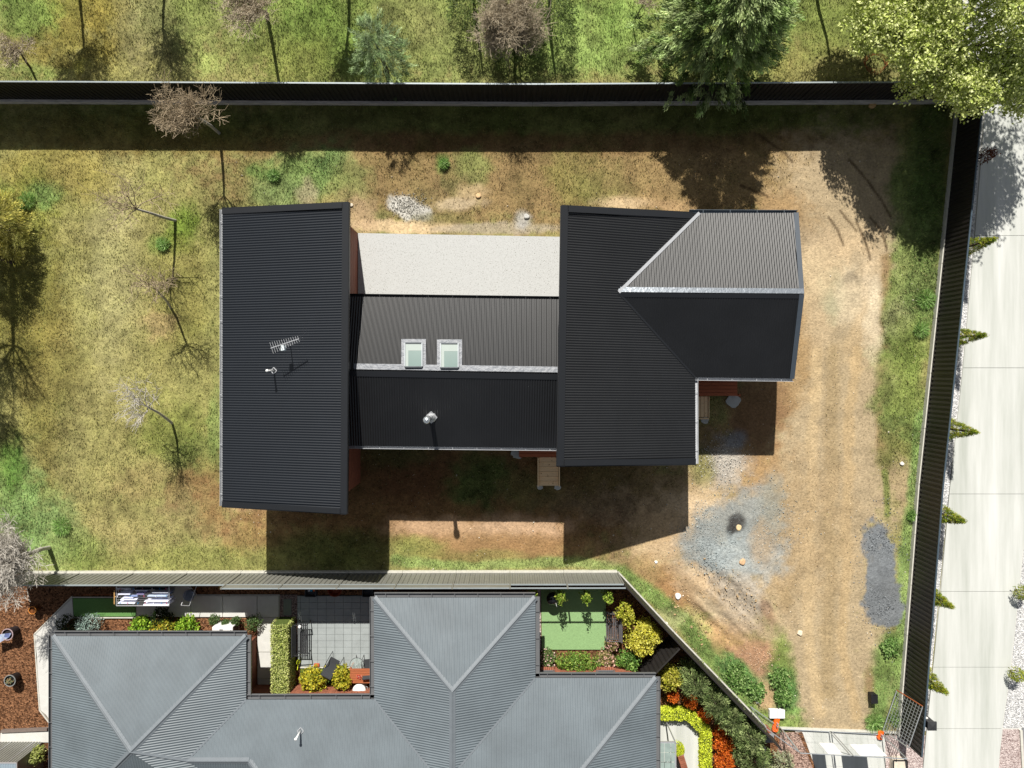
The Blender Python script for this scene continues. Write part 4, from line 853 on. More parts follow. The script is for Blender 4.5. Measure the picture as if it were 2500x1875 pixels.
bt2('large dome of bare grey twigs at the top edge, between dark evergreen leaves', (1255, 105), (1238, 40), 2.7, 1.75, (TG, TG), 20, 4, .085, (3, 4))
bt2('thin leafless sapling above the fence at the far left', (72, 165), (32, 105), 2.1, .9, (TD, TG), 22, 3, .05)
for k, (x, y, z, r, lb) in enumerate(((190, -60, 4.5, 1.9, 'leafless tree above the left part of the field, throwing a long shadow'), (1545, 60, 2.4, .8, 'bare sapling whose thin shadow falls beside the dark cypress'), (1990, -30, 4.6, 2.0, 'bare tree beyond the top edge shading the field near the cypress'), (850, -50, 4.0, 1.6, 'bare tree beyond the top edge shading the field above the left wing'), (400, -90, 4.2, 1.8, 'leafless tree over the top edge near the left fence panels'))):
    q = P(x, y, 0); bare_tree('bare_tree', lb, q, z + r, .8, (TD, TG), (0, 0), None, 4 if r > 1 else 3, .08 if r > 1 else .03, seed=30 + k, bc=(q.x, q.y, z), br_=r, nk=(2, 3))

def sprays(n, c, r, h, cols, size, z0, per=24, taper=.6, lump=.25, asp=.22, out=.9, droop=.25, seedv=3, skew=1.0, tight=.075, topf=.3):
    """drooping sprays on a tapering crown; returns arrays"""
    u = rng.random(n) ** skew; th = rng.uniform(0, 2 * math.pi, n); rr = r * (1 - taper * u) * np.sqrt(np.clip(1 - np.clip(u - .75, 0, 1) ** 2 * 14, .05, 1)) * (.55 + .45 * rng.random(n) ** .4)
    rr = rr * (1 + lump * (2 * fbm(np.cos(th) * 3 + seedv, np.sin(th) * 3 + u * 6, .9, seedv) - 1)); top = rng.random(n) < topf
    rr = np.where(top, rr * rng.random(n) ** .5, rr)
    cx = c[0] + rr * np.cos(th); cy = c[1] + rr * np.sin(th); cz = z0 + h * u
    o = np.stack([np.cos(th) * out, np.sin(th) * out, rng.uniform(-.1, .6, n)], 1)
    ta = rng.uniform(0, .5, (n, 1)); pos = np.stack([cx, cy, cz], 1)
    P_ = np.repeat(pos, per, 0); O_ = np.repeat(o, per, 0); k = rng.random((n * per, 1)); sp = rng.normal(size=(n * per, 3)) * tight * size / .2
    C = P_ + O_ * k * size * 2.0 + sp * (1 - .3 * k); C[:, 2] -= (k[:, 0] ** 2) * droop * size * 3
    col = np.repeat(ramp(n, cols, .3), per, 0) * (.32 + .95 * k) * np.repeat(rng.uniform(.6, 1.3, (n, 1)), per, 0)  # sprays dimmed at random and dark at the root: self-shadow put into colour
    return C, O_, col
def conifer(name, lab, cat, base, r, h, cols, n, size, per, z0=.3, taper=.6, asp=.2, seedv=3, fill='#10180c', **kw):
    t = thing(name, lab, cat, tuple(base)); m = MB(); m.tube((base.x, base.y, -.1), (base.x, base.y, h * .93), .05 + r * .05, .02, 8); m.build('trunk', TD, t)
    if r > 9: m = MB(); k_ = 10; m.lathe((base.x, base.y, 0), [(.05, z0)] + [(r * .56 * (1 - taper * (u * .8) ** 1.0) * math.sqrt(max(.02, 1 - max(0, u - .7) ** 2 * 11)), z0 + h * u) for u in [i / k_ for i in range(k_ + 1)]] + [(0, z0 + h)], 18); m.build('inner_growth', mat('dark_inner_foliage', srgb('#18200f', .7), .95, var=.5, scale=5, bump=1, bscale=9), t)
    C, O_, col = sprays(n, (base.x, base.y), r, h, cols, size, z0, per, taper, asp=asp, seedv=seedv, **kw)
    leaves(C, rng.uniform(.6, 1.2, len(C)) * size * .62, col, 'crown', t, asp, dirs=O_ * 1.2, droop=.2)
    return t
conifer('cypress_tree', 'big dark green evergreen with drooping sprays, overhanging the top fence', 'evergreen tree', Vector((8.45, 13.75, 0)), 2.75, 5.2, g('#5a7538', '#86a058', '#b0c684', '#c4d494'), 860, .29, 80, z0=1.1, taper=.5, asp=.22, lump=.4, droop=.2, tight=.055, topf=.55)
conifer('feathery_bush', 'pale green feathery evergreen bush standing alone above the fence', 'evergreen bush', Vector((P(945, 175, 0).x, P(945, 175, 0).y, 0)), 1.05, 3.6, g('#6f8a55', '#98b27a', '#b8cc9a'), 230, .22, 50, taper=.5, asp=.15, lump=.6, tight=.05)
for i, (x, y, r, h, lb) in enumerate(((1160, 35, .9, 3.0, 'dark narrow-leaved evergreen at the left of the grey twig dome'), (1338, 45, 1.0, 3.2, 'dark narrow-leaved evergreen at the right of the grey twig dome'), (1262, 118, 1.0, 1.6, 'low evergreen growth beneath the grey twig dome'))):
    conifer('evergreen_shrub', lb, 'evergreen bush', P(x, y, 0), r, h, g('#3f5228', '#5f7538', '#93a858'), 380, .2, 20, taper=.3, asp=.2, seedv=i + 4, lump=.4)
conifer('golden_conifer', 'yellow-green feathery conifer at the left edge of the lawn', 'evergreen bush', Vector((P(28, 560, 0).x - .15, P(28, 560, 0).y, 0)), 1.15, 3.4, g('#8a8a3a', '#b5ae50', '#d8d07a', '#c0b85a'), 420, .26, 50, taper=.5, asp=.15, lump=.4)
# pencil conifers along the driveway
PC = g('#5a7a1c', '#869a28', '#b4b838', '#9a9230')
for i, (x, y, w, lb) in enumerate(((2425, 585, .46, 'topmost small cone-shaped conifer beside the driveway fence'), (2402, 818, .46, 'second small cone-shaped conifer from the top beside the driveway'), (2382, 1055, .50, 'third cone-shaped conifer down the driveway fence'), (2352, 1272, .46, 'fourth cone-shaped conifer down the driveway fence'), (2322, 1480, .44, 'fifth cone-shaped conifer, just above the lowest, beside the driveway fence'), (2308, 1690, .50, 'lowest cone-shaped conifer, nearest the dark letterbox pillar'))):
    hh = (2.3, 2.25, 2.2, 2.05, 1.9, 1.95)[i]; b = P(x, y, hh); b.z = 0
    t = conifer('pencil_conifer', lb, 'conifer', b, w * .92, hh, PC, 420, .075, 26, z0=.05, taper=.98, asp=.35, seedv=i, lump=.12, droop=-.3, skew=1.2, out=.5); t['group'] = 'cone-shaped conifers along the driveway fence'
shrub('dead_shrub', 'small dead reddish-brown shrub poking out behind the driveway fence near the top', 'dead shrub', 2402, 383, .3, 1.8, g('#4a2418', '#6e3a26'), n=500, ls=.08)
for x, y, lb in ((2494, 1446, 'round clipped bush in the white gravel at the right edge, upper one'), (2482, 1646, 'round clipped bush in the white gravel at the right edge, lower one')):
    shrub('round_bush', lb, 'bush', x, y, .33, .8, PC, n=900, ls=.06, group='round bushes in the white gravel', lump=.1)
# light green deciduous tree at the top right
bx0 = P(2310, 215, 0); dt = thing('broadleaf_tree', 'large bright yellow-green leafy tree over the top right corner', 'leafy tree', (17.8, 12.6, 0))
m = MB(); m.tube((17.8, 12.6, -.1), (17.9, 12.7, 2.2), .2, .15, 10); tips = []
lobes = [(14.2, 13.4, 4.0, 1.3), (15.0, 15.2, 4.4, 1.5), (15.4, 12.2, 4.6, 1.25), (16.6, 13.8, 5.6, 1.7), (16.0, 11.3, 3.9, 1.0), (17.2, 10.9, 4.3, 1.1), (18.4, 11.0, 4.4, 1.3), (18.6, 12.6, 5.8, 1.7), (20.0, 12.8, 5.2, 1.3), (19.4, 10.6, 4.0, .9), (19.6, 14.9, 6.0, 2.0), (17.4, 15.8, 5.6, 1.9), (14.0, 16.2, 4.0, 1.2)]
m.build('trunk', TD, dt); m = MB(); Cs = []; Ns = []
for (x, y, z, r) in lobes:
    a = Vector((17.9, 12.7, 2.1)); b = Vector((x, y, z)); mid = a.lerp(b, .5) + Vector((0, 0, .3)); m.tube(a, mid, .09, .06, 6); m.tube(mid, b, .06, .02, 5)
    for k in range(7):
        q = b + Vector((random.gauss(0, 1), random.gauss(0, 1), random.gauss(0, .5))).normalized() * r; m.tube(b, q, .02, .006, 4)
    n = int((8200 if x < 18.5 else 4200) * r * r / 1.6); cl = int(n / 13); pts, d = blobpts(cl, (x, y, z), (r, r, r * .75), .5, .35, x, -.8)
    pts = np.repeat(pts, 13, 0) + rng.normal(size=(cl * 13, 3)) * .10; Cs.append(pts)
m.build('branches', TD, dt); C = np.concatenate(Cs); leaves(C, rng.uniform(.08, .16, len(C)), ramp(len(C), g('#8fa342', '#c2ce70', '#eef3b4', '#dbe38e', '#a3b450'), .3), 'crown', dt, .6, .5)
# hose / wire coil on the grass by the tree
m = MB(); q = P(2138, 157, .1)
for k in range(5): m.path([(q.x + math.cos(a) * (.42 + .03 * k), q.y + .03 * k + math.sin(a) * (.42 - .02 * k), .06 + .02 * k) for a in np.linspace(0, 6.28, 25)], .008, 4)
tag(m.build('wire_coil', RUST), 'loose coil of wire lying in the grass near the leafy tree', 'wire coil')

# ================================================================ garden plants
S1 = lambda *a, **k: shrub(*a, z0=ZN - .06, **k)
YL = g('#4f6418', '#a9a42a', '#e4d448', '#7f9030'); GR = g('#22381a', '#4c7028', '#7d9f48'); LG = g('#4f7a1c', '#86b030', '#b6cf4a'); PK = g('#5f6e34', '#9a8f58', '#c9a08c'); OR = g('#8a3210', '#d4641a', '#ee8a32', '#b34a14'); DG = g('#4a5f30', '#6b8048', '#95a868', '#b0bc80')
S1('silver_shrub', 'rounded silver-blue shrub against the left end of the grey roof', 'shrub', 218, 1524, .5, .9, g('#6f8a80', '#9db3a8', '#b7c8bf'), n=1500, ls=.07, lump=.3)
S1('dark_shrub', 'dark green shrub beside the silver one, in the roof corner', 'shrub', 172, 1530, .5, .8, g('#10180c', '#25331a', '#4a5a28'), n=1300, ls=.08)
S1('leafy_shrub', 'bright green leafy shrub at the left of the flower bed under the washing', 'shrub', 346, 1530, .42, .8, LG, n=1300, ls=.11)
S1('leafy_shrub', 'yellow-flecked leafy shrub in the middle of the bed under the washing', 'shrub', 398, 1538, .6, .7, g('#3a5018', '#7c8a2c', '#d2b63c', '#8fa83c'), n=1500, ls=.10)
S1('leafy_shrub', 'bright green leafy shrub at the right of the bed under the washing', 'shrub', 456, 1532, .5, .8, LG, n=1500, ls=.11)
S1('leafy_shrub', 'shaded dark shrub behind the bed, at the path edge', 'shrub', 395, 1506, .5, .6, g('#1a2a10', '#2d4218'), n=800, ls=.09)
for x, y, r, lb in ((524, 1514, .24, 'small grey-green tuft left of the white air conditioner'), (552, 1522, .16, 'tiny tuft between two bigger ones behind the air conditioner'), (575, 1516, .2, 'small round tuft right above the white air conditioner'), (620, 1520, .36, 'bushy dark green shrub at the bend of the path')):
    S1('small_shrub', lb, 'shrub', x, y, r, .6, g('#2f4420', '#56703a', '#71895a'), n=700, ls=.07, group='small shrubs along the path')
S1('variegated_shrub', 'yellow and green shrub on the brick edge below the metal bench', 'shrub', 763, 1660, .62, 1.1, YL, n=1900, ls=.12, lump=.3)
S1('variegated_shrub', 'yellow and green shrub between the chair and the timber table', 'shrub', 838, 1652, .45, 1.1, YL, n=1400, ls=.12, lump=.4, rx=.38)
S1('leafy_shrub', 'broad green shrub under the lawn against the brick wall', 'shrub', 1408, 1617, .5, .9, g('#3a5a20', '#6f9438', '#a3b858'), n=2200, ls=.10, rx=.85)
S1('flowering_shrub', 'pale pink flowering shrub at the lower left corner of the bright lawn', 'shrub', 1335, 1605, .4, .7, g('#4f6a38', '#8a9a60'), n=900, ls=.09, flowers=g('#d8a8a4', '#ecd0c8'))
S1('flowering_shrub', 'pinkish shrub left of the spiky plant by the brick wall', 'shrub', 1478, 1610, .4, .7, PK, n=900, ls=.10, flowers=g('#e0b8a8'))
S1('flowering_shrub', 'low pink and green shrub just below the slatted bench', 'shrub', 1492, 1572, .3, .5, PK, n=700, ls=.09, flowers=g('#e0b0a8'))
S1('leafy_shrub', 'glossy green shrub right of the spiky plant', 'shrub', 1535, 1612, .48, .9, g('#2f5020', '#5f8a34', '#9ab860'), n=1600, ls=.10)
S1('golden_shrub', 'large golden yellow shrub in the fenced garden corner', 'shrub', 1572, 1555, .72, 1.3, g('#9a9a24', '#d6cc40', '#f0ea78', '#a8ac38'), n=3200, ls=.10, lump=.3)
S1('golden_shrub', 'smaller yellow-green shrub above the big golden one', 'shrub', 1527, 1500, .42, 1.5, g('#7a8a20', '#b8b83a', '#d8d060'), n=1100, ls=.10, lump=.5)
for x, lb in ((1300, 'sunlit top of a climbing plant at the roof corner by the raised screen'), (1368, 'sunlit climbing plant above the black kettle barbecue'), (1430, 'sunlit climbing plant in the middle of the raised screen'), (1483, 'sunlit climbing plant at the right end of the raised screen')):
    S1('climbing_plant', lb, 'climbing plant', x, 1454, .22, 1.85, g('#4a6a1c', '#8aa838', '#c0c860'), n=330, ls=.10, group='climbing plants along the raised screen', lump=.5)
S1('golden_shrub', 'yellow shrub right of the grey roof corner', 'shrub', 1632, 1655, .5, 1.3, g('#7a8420', '#b0ac38', '#d6cc68'), n=1900, ls=.10)
for x, y, r, lb in ((1643, 1698, .3, 'small orange shrub, topmost of the orange row'), (1686, 1712, .3, 'orange shrub, second from the top of the orange row'), (1722, 1742, .3, 'thin dark orange shrub in the middle of the orange row'), (1758, 1782, .3, 'loose orange shrub above the big round one'), (1764, 1815, .42, 'big round orange shrub, second from the bottom'), (1768, 1862, .48, 'brightest orange shrub, lowest of the orange row')):
    S1('orange_shrub', lb, 'shrub', x, y, r, .8, OR, n=int(5200 * r * r) + 500, ls=.075, group='orange shrubs along the curved hedge')
for x, y, r, lb in ((1692, 1660, .42, 'dark green shrub, uppermost along the slanting fence'), (1738, 1704, .38, 'dark green shrub, second down the slanting fence'), (1780, 1745, .38, 'dark green shrub, third down the slanting fence'), (1826, 1792, .45, 'wide dark green shrub near the lower end of the slanting fence'), (1838, 1850, .5, 'dark green shrub at the lower end, beside the grey post')):
    conifer('dark_green_shrub', lb, 'shrub', Vector((P(x, y, 1.1).x, P(x, y, 1.1).y, 0)), r, 1.8, DG, 200, .18, 34, z0=.2, taper=.35, asp=.2, seedv=x, lump=.4)['group'] = 'dark green shrubs along the slanting fence'
S1('grey_shrub', 'pale grey-green shrub at the bottom edge beside the timber post', 'shrub', 1905, 1862, .6, .5, g('#8a9468', '#b0b690', '#c8cab0'), n=1500, ls=.08)
S1('leafy_shrub', 'yellow-green leaves beside the dark shed in the lower left corner', 'shrub', 92, 1842, .35, 1.0, g('#6a7a30', '#a8b060', '#c8cc88'), n=700, ls=.13)
# spiky plant
q = P(1509, 1622, ZN); ag = thing('spiky_plant', 'yellow-green spiky plant between two shrubs at the brick wall', 'plant', tuple(q))
for k in range(14):
    a = k * 2.4; L = .33 + .1 * random.random(); d = Vector((math.cos(a), math.sin(a), 0)); s = Vector((-d.y, d.x, 0)) * .025; m = MB(); p0 = q; p1 = q + d * L * .6 + Vector((0, 0, .22)); p2 = q + d * L + Vector((0, 0, .16))
    m.add([p0 - s, p0 + s, p1 + s, p1 - s, p2, p1 + Vector((0, 0, -.012))], [(0, 1, 2, 3), (3, 2, 4), (3, 4, 5), (2, 5, 4)]); m.build('leaf', mat('spiky_leaf', srgb('#bcc24e', .75), .5, var=.2), ag)
# hedges
def hedge(name, lab, pts, w, h, cols, dens=1300, z0=ZN - .06, ls=.06):
    pts = [Vector((p[0], p[1], 0)) for p in pts]; t = thing(name, lab, 'hedge', (pts[0].x, pts[0].y, z0)); m = MB(); allC = []
    for a, b in zip(pts, pts[1:]):
        m.bar((a.x, a.y, z0 + h * .47), (b.x, b.y, z0 + h * .47), w * .82, h * .9); L = (b - a).length; d = (b - a) / L; s = Vector((-d.y, d.x, 0)); n = int(dens * L * (w + 2 * h)); u = rng.uniform(-.03, L + .03, n); f = rng.random(n) * (w + 2 * h)
        off = np.where(f < w, f - w / 2, np.where(f < w + h, -w / 2, w / 2)); z = np.where(f < w, h, (f - w) % h); nz = rng.normal(size=(n, 3)) * .022
        allC.append(np.stack([a.x + d.x * u + s.x * off, a.y + d.y * u + s.y * off, z0 + z], 1) + nz)
    m.build('inner_growth', mat('hedge_inside', srgb('#5a6a2c', .7), .95, var=.4, scale=12), t); C = np.concatenate(allC); leaves(C, rng.uniform(.7, 1.3, len(C)) * ls, ramp(len(C), cols, .25), 'foliage', t, .6, .4); return t
hx = (P(661, 0, 1.2).x + P(704, 0, 1.2).x) / 2
hedge('clipped_hedge', 'tall clipped yellow-green box hedge between the path and the paved courtyard', [(hx, P(0, 1519, .9).y), (hx + .04, P(0, 1722, 1.2).y)], .66, 1.15, g('#9aa850', '#c2cb74', '#dde09a', '#a8b45c'))
hp = [P(x, y, .6) for x, y in ((1590, 1745), (1682, 1745), (1724, 1786), (1724, 1960))]
hedge('curved_hedge', 'low lime green hedge curving round the white front patio', hp, .40, .5, g('#b4c22a', '#dae63a', '#f0f862', '#c0cc34'), dens=1300, ls=.07)
shrub('lime_bush', 'clipped lime green bush at the end of the brick wall', 'bush', 1656, 1828, .3, .8, g('#9aa81c', '#c6d22e', '#dde64e'), z0=ZN, n=1500, ls=.06, lump=.1, rx=.26)
# grass tussocks and weeds in the yard
def tussock(px, py, r, lab, cols, n=500, name='grass_tussock'):
    q = P(px, py, .1); a = rng.uniform(0, 6.28, n); rr = r * rng.random(n) ** .6; C = np.stack([q.x + np.cos(a) * rr, q.y + np.sin(a) * rr, .06 + rng.random(n) * .2 * (1 - rr / r * .6)], 1)
    dirs = np.stack([np.cos(a), np.sin(a), rng.uniform(.2, 1, n)], 1); o = leaves(C, rng.uniform(.12, .28, n), ramp(n, cols), name, None, .08, .3, dirs=dirs * 1.5); tag(o, lab, 'grass clump' if 'grass' in name else 'weeds')
GT = g('#4c7a2c', '#8ab25a', '#b4cf8a')
for x, y, r, lb in ((2262, 730, .42, 'big arching grass tussock against the driveway fence plinth'), (2250, 805, .34, 'grass tussock below the biggest one at the driveway fence'), (2228, 1258, .22, 'pale grass tussock by the plinth above the dark gravel patch'), (2135, 1765, .4, 'lush grass clump beside the orange fence foot at the yard entrance'), (2195, 1755, .35, 'grass clump at the lower end of the driveway fence'), (64, 490, .4, 'bright green tussock beside the golden conifer'), (668, 428, .25, 'dark green tussock in the bare ground above the left wing'), (398, 595, .28, 'small dark tussock in the left lawn'), (1085, 400, .2, 'small green tuft in the bare strip below the fence'), (150, 1285, .4, 'bright tussock near the silver tree')): tussock(x, y, r, lb, GT, 600)
WG = g('#3f6428', '#6f9448', '#a3bb78')
for x, y, r, lb in ((1800, 1655, .55, 'patch of leafy weeds beside the slanting fence'), (1845, 1690, .4, 'patch of leafy weeds at the lower end of the slanting fence'), (1905, 1660, .38, 'leafy weeds along the left edge of the dirt drive'), (1915, 1705, .36, 'leafy weeds above the white board'), (2175, 1580, .4, 'leafy weeds left of the fifth cone conifer')):
    q = P(x, y, .15); C, d = blobpts(1500, (q.x, q.y, .02), (r, r * 1.1, .28), .5, .1, x, -.1); o = leaves(C, rng.uniform(.06, .12, 1500), ramp(1500, WG), 'weeds', None, .7, .8); tag(o, lb, 'weeds')

# ================================================================ stones, rubbish, small things in the yard
def rock(px, py, r, col, lab, cat='rock', flat=.5, name='rock'):
    q = P(px, py, 0); mb = MB(); n = 9; vs = [(q.x + math.cos(k * 6.28 / n) * r * rng.uniform(.7, 1.2), q.y + math.sin(k * 6.28 / n) * r * rng.uniform(.6, 1.1)) for k in range(n)]
    mb.prism(vs, -.08, r * flat); o = mb.build(name, mat('rock_' + col, srgb('#' + col, .8), .9, var=.2, scale=8), bevel=r * .25); tag(o, lab, cat)
rock(2130, 258, .17, 'd8b27c', 'sandy orange rock in the shade under the top fence'); rock(1168, 478, .14, 'dcb98c', 'flat sandy rock in the bare strip above the verandah')
rock(1803, 1288, .14, 'e8cda0', 'pale angular rock in the black stain on the grey gravel'); rock(2202, 1132, .1, 'e8e4dc', 'white stone beside the driveway fence')
rock(1602, 1372, .08, 'f2f0ec', 'round white stone at the edge of the grey gravel'); rock(1655, 1455, .15, 'f4f2ee', 'white lump of plaster by the slanting fence'); rock(1849, 1712, .1, 'efeeea', 'white stone among the weeds by the slanting fence'); rock(1953, 1545, .13, 'ecdcc2', 'pale stone lying alone on the dirt drive')
rock(1624, 1524, .14, 'f0ece4', 'white plaster lump against the slanting fence plinth'); rock(1812, 1372, .16, 'd9b48c', 'flat brown stone on the grey gravel'); rock(858, 500, .1, 'd9cdb8', 'pale stone at the corner of the left wing roof'); rock(1285, 528, .14, 'c2c1bc', 'grey concrete lump at the verandah edge')
PB = mat('pebble', srgb('#e0d8c8', .95), .9, var=.3, scale=2); NP = 2600; px_ = rng.uniform(560, 2250, NP); py_ = rng.uniform(380, 1760, NP); x, y = (px_ - CX) * H / F, (CY - py_) * H / F
kp = ~(inpoly(x, y, YARD_N) | inpoly(x, y, DRIVE_E) | inpoly(x, y, [(-6.4, 2), (2.3, 2), (2.3, 6), (-6.4, 6)])) & (rng.random(NP) < fbm(x, y, 2, 61) * 1.3); x, y = x[kp], y[kp]; n = len(x); s = rng.uniform(.010, .026, n) * (1 + (rng.random(n) < .05) * 1.2)
V = []
for k in range(n):
    c = np.array([x[k], y[k], 0.0]); a = rng.uniform(0, 6.28); u = np.array([math.cos(a), math.sin(a), 0]) * s[k]; v = np.array([-math.sin(a), math.cos(a), 0]) * s[k] * .7; t_ = c + np.array([0, 0, s[k] * .9 + .012])
    for p, q in ((u, v), (v, -u), (-u, -v), (-v, u)): V += [c + p - [0, 0, .02], c + q - [0, 0, .02], t_]
npmesh('pebbles', V, 3, PB, kind='stuff')
GSM = mat('gravel_stone', (.1, .1, .1), .9, var=.15, attr='Col'); V = []; cc = []
for cx0, cy0, rx0, ry0, rot0, nn, pal in ((1590, 1130, 100, 70, 0, 1700, ['#7d8688', '#b5bfc0', '#9aa4a4']), (1540, 1190, 60, 50, 0, 600, ['#848d8e', '#b5bfc0']), (1905, 1238, 40, 100, 0, 1300, ['#5d6266', '#9a9fa3', '#7a7f83']), (880, 444, 36, 24, 25, 500, ['#c8c4b8', '#f2f0ea']), (1565, 985, 46, 44, 0, 450, ['#b8b4aa', '#f0eee8']), (1550, 1300, 100, 70, 0, 400, ['#b09670', '#dcc6a2', '#c0a680']), (1640, 1420, 40, 30, 0, 200, ['#b08a6c', '#e0c8ac'])):
    uu = rng.normal(size=(nn, 2)) * .55; pal = ramp(nn, [srgb(h, .8) for h in pal], .15)
    for k in range(nn):
        c = P((cx0 + uu[k, 0] * rx0) * D, (cy0 + uu[k, 1] * ry0) * D, 0); c = np.array([c.x, c.y, .02]); s_ = rng.uniform(.012, .034) * (1.7 if k % 40 == 0 else 1); a = rng.uniform(0, 6.28); u = np.array([math.cos(a), math.sin(a), 0]) * s_; v = np.array([-math.sin(a), math.cos(a), 0]) * s_ * .75; t_ = c + np.array([u[0] * .2, u[1] * .2, s_])
        for p, q in ((u, v), (v, -u), (-u, -v), (-v, u)): V += [c + p - [0, 0, .03], c + q - [0, 0, .03], t_]; cc += [pal[k]] * 3
npmesh('gravel_stones', V, 3, GSM, np.array(cc), kind='stuff')
# clods and ridges of the excavation
q = MB(); rc = MB()
for k in range(70):
    t_ = rng.random(); x0, y0 = [(1680, 1430), (1700, 1500), (1760, 1560), (1810, 1500), (1840, 1440), (1745, 1420)][k % 6]; p = P(x0 + rng.normal() * 34, y0 + rng.normal() * 34, 0); r = rng.uniform(.015, .045); a = rng.uniform(0, 3.1)
    rc.box((p.x, p.y, .01), (r * 2.4, r * 1.3, r * 1.1), rz=a)
rc.build('soil_clods', mat('clod', srgb('#b89c74', .8), .95, var=.3, scale=6), kind='stuff', bevel=.012)
# black bucket-like bin, white board
q = P(2134, 1706, .3); bn = thing('black_crate', 'black plastic crate standing on the dirt at the end of the drive', 'crate', (q.x, q.y, 0)); m = MB(); m.box((q.x, q.y, .16), (.26, .37, .34)); m.build('body', PLAS_K, bn, bevel=.02); m = MB(); m.box((q.x, q.y, .335), (.29, .40, .03)); m.build('lid', PLAS_K, bn, bevel=.01); m = MB(); m.bar((q.x - .06, q.y + .2, .36), (q.x + .06, q.y + .2, .36), .03); m.build('handle', PLAS_K, bn)
q = P(1898, 1744, .2); wb = thing('white_box', 'low white folding box on the grass at the yard entrance', 'box', (q.x, q.y, 0))
for s in (-1, 1): m = MB(); m.box((q.x + s * .165, q.y, .1), (.32, .36, .2)); m.build('lid', PLAS_W, wb, bevel=.008)

# ================================================================ temporary fence at the entrance
TF = mat('galvanised_tube', srgb('#b9bec2', .9), .35, .6, .08, spec=.6)
def mesh_panel(name, lab, a, b, h, z0=.12, lean=Vector((0, 0, 0)), sp=.15, mw=.008, top=None):
    a, b = Vector(a), Vector(b); t = thing(name, lab, 'mesh fence panel', (a.x, a.y, 0)); u = b - a; L = u.length; up = (Vector((0, 0, h)) + lean); o = Vector((0, 0, z0)); c = [a + o, b + o, b + o + up, a + o + up]
    for i, (p, q) in enumerate(zip(c, c[1:] + c[:1])): m = MB(); m.tube(p, q, .021, n=8); fo = m.build('frame_tube', top if (top and i == 1) else TF, t)
    m = MB(); n = int(L / sp)
    for k in range(1, n): m.bar(c[0] + u * k / n, c[3] + u * k / n, mw)
    n = int(h / (sp * 1.4))
    for k in range(1, n): m.bar(c[0] + up * k / n, c[1] + up * k / n, mw)
    m.build('wire_mesh', TF, t); return t
ya = lambda x, y: P(x, y, 0)
mesh_panel('temporary_fence_panel', 'mesh panel across the entrance, left one with the smaller white sign', ya(1907, 1777), ya(2022, 1783), 2.0, sp=.3, mw=.003)
mesh_panel('temporary_fence_panel', 'mesh panel across the entrance, right one with the larger white sign', ya(2028, 1783), ya(2150, 1790), 2.0, sp=.3, mw=.003)
mesh_panel('temporary_fence_panel', 'mesh panel leaning along the slanting fence by the brick pier', ya(1830, 1722), ya(1903, 1774), 2.0, sp=.3, mw=.004)
mesh_panel('temporary_fence_panel', 'close mesh panel with a rusty top edge standing against the driveway fence', ya(2153, 1778), ya(2186, 1682), 1.55, lean=Vector((.25, 0, 0)), sp=.12, mw=.012, top=RUST)
for x0, x1, lb in ((12.93, 13.5, 'smaller white sign board hung on the entrance mesh'), (14.2, 15.3, 'larger white sign board hung on the entrance mesh')):
    m = MB(); m.box(((x0 + x1) / 2, -15.47 - (x0 - 13) * .05, 1.55), (x1 - x0, .012, .92)); o = m.build('sign_board', PLAS_W); tag(o, lb, 'sign')
def fence_foot(px, py, lab, rz, L=.75):
    q = P(px, py, .1); t = thing('barrier_base', lab, 'barrier base', (q.x, q.y, 0)); c, s = math.cos(rz), math.sin(rz); pr = []
    for u, w in ((-L / 2, .08), (-L / 2 + .08, .13), (-.1, .11), (.1, .11), (L / 2 - .08, .13), (L / 2, .08)): pr.append((u, w))
    pts = [(q.x + c * u - s * w, q.y + s * u + c * w) for u, w in pr] + [(q.x + c * u + s * w, q.y + s * u - c * w) for u, w in reversed(pr)]
    m = MB(); m.prism(pts, 0.0, .15); m.build('base', ORANGE, t, bevel=.03)
    for k in (-.05, .05): m = MB(); m.tube((q.x + c * k, q.y + s * k, .1), (q.x + c * k, q.y + s * k, .3), .03, n=8); m.build('socket', TF, t)
    return t
fence_foot(1895, 1766, 'orange plastic fence foot at the left end of the entrance mesh', R(80)); fence_foot(2149, 1794, 'orange plastic fence foot at the right end of the entrance mesh', R(80), .4)
for x, y, lb in ((2025, 1787, 'thin steel brace standing behind the entrance mesh'), ):
    q = P(x, y, 0); t = thing('fence_brace', lb, 'brace', (q.x, q.y, 0)); e = Vector((q.x + .15, q.y - .75, .05))
    m = MB(); m.tube((q.x, q.y, 1.9), e, .018); m.build('strut', TF, t); m = MB(); m.tube(q, e, .018); m.build('strut', TF, t)
# brick pier with stone cap
q = P(1881, 1790, 0); zt = .78; qq = P(1878, 1801, zt); t = thing('brick_pier', 'red brick gate pier with a flat grey cap at the end of the slanting fence', 'pier', (qq.x, qq.y, 0))
bm_ = MB(); bm_.box((0, 0, 0), (.2, .09, .07)); bmesh1 = mesh_of(bm_, 'brick', BRICK)
m = MB(); m.box((qq.x, qq.y, zt / 2), (.31, .31, zt)); m.build('core', MORT, t)
for r in range(9):
    for s in (-1, 1):
        z = .05 + r * .086
        for k in (-.09, .09) if r % 2 else (-.04, .11): child('brick', bmesh1, t, Vector((k * .8, s * .13, z)), 0); child('brick', bmesh1, t, Vector((s * .13, k * .8, z)), math.pi / 2)
m = MB(); m.box((qq.x, qq.y, zt + .03), (.36, .37, .07)); m.build('cap', mat('grey_cap', srgb('#8f9092', .8), .7), t, bevel=.01)
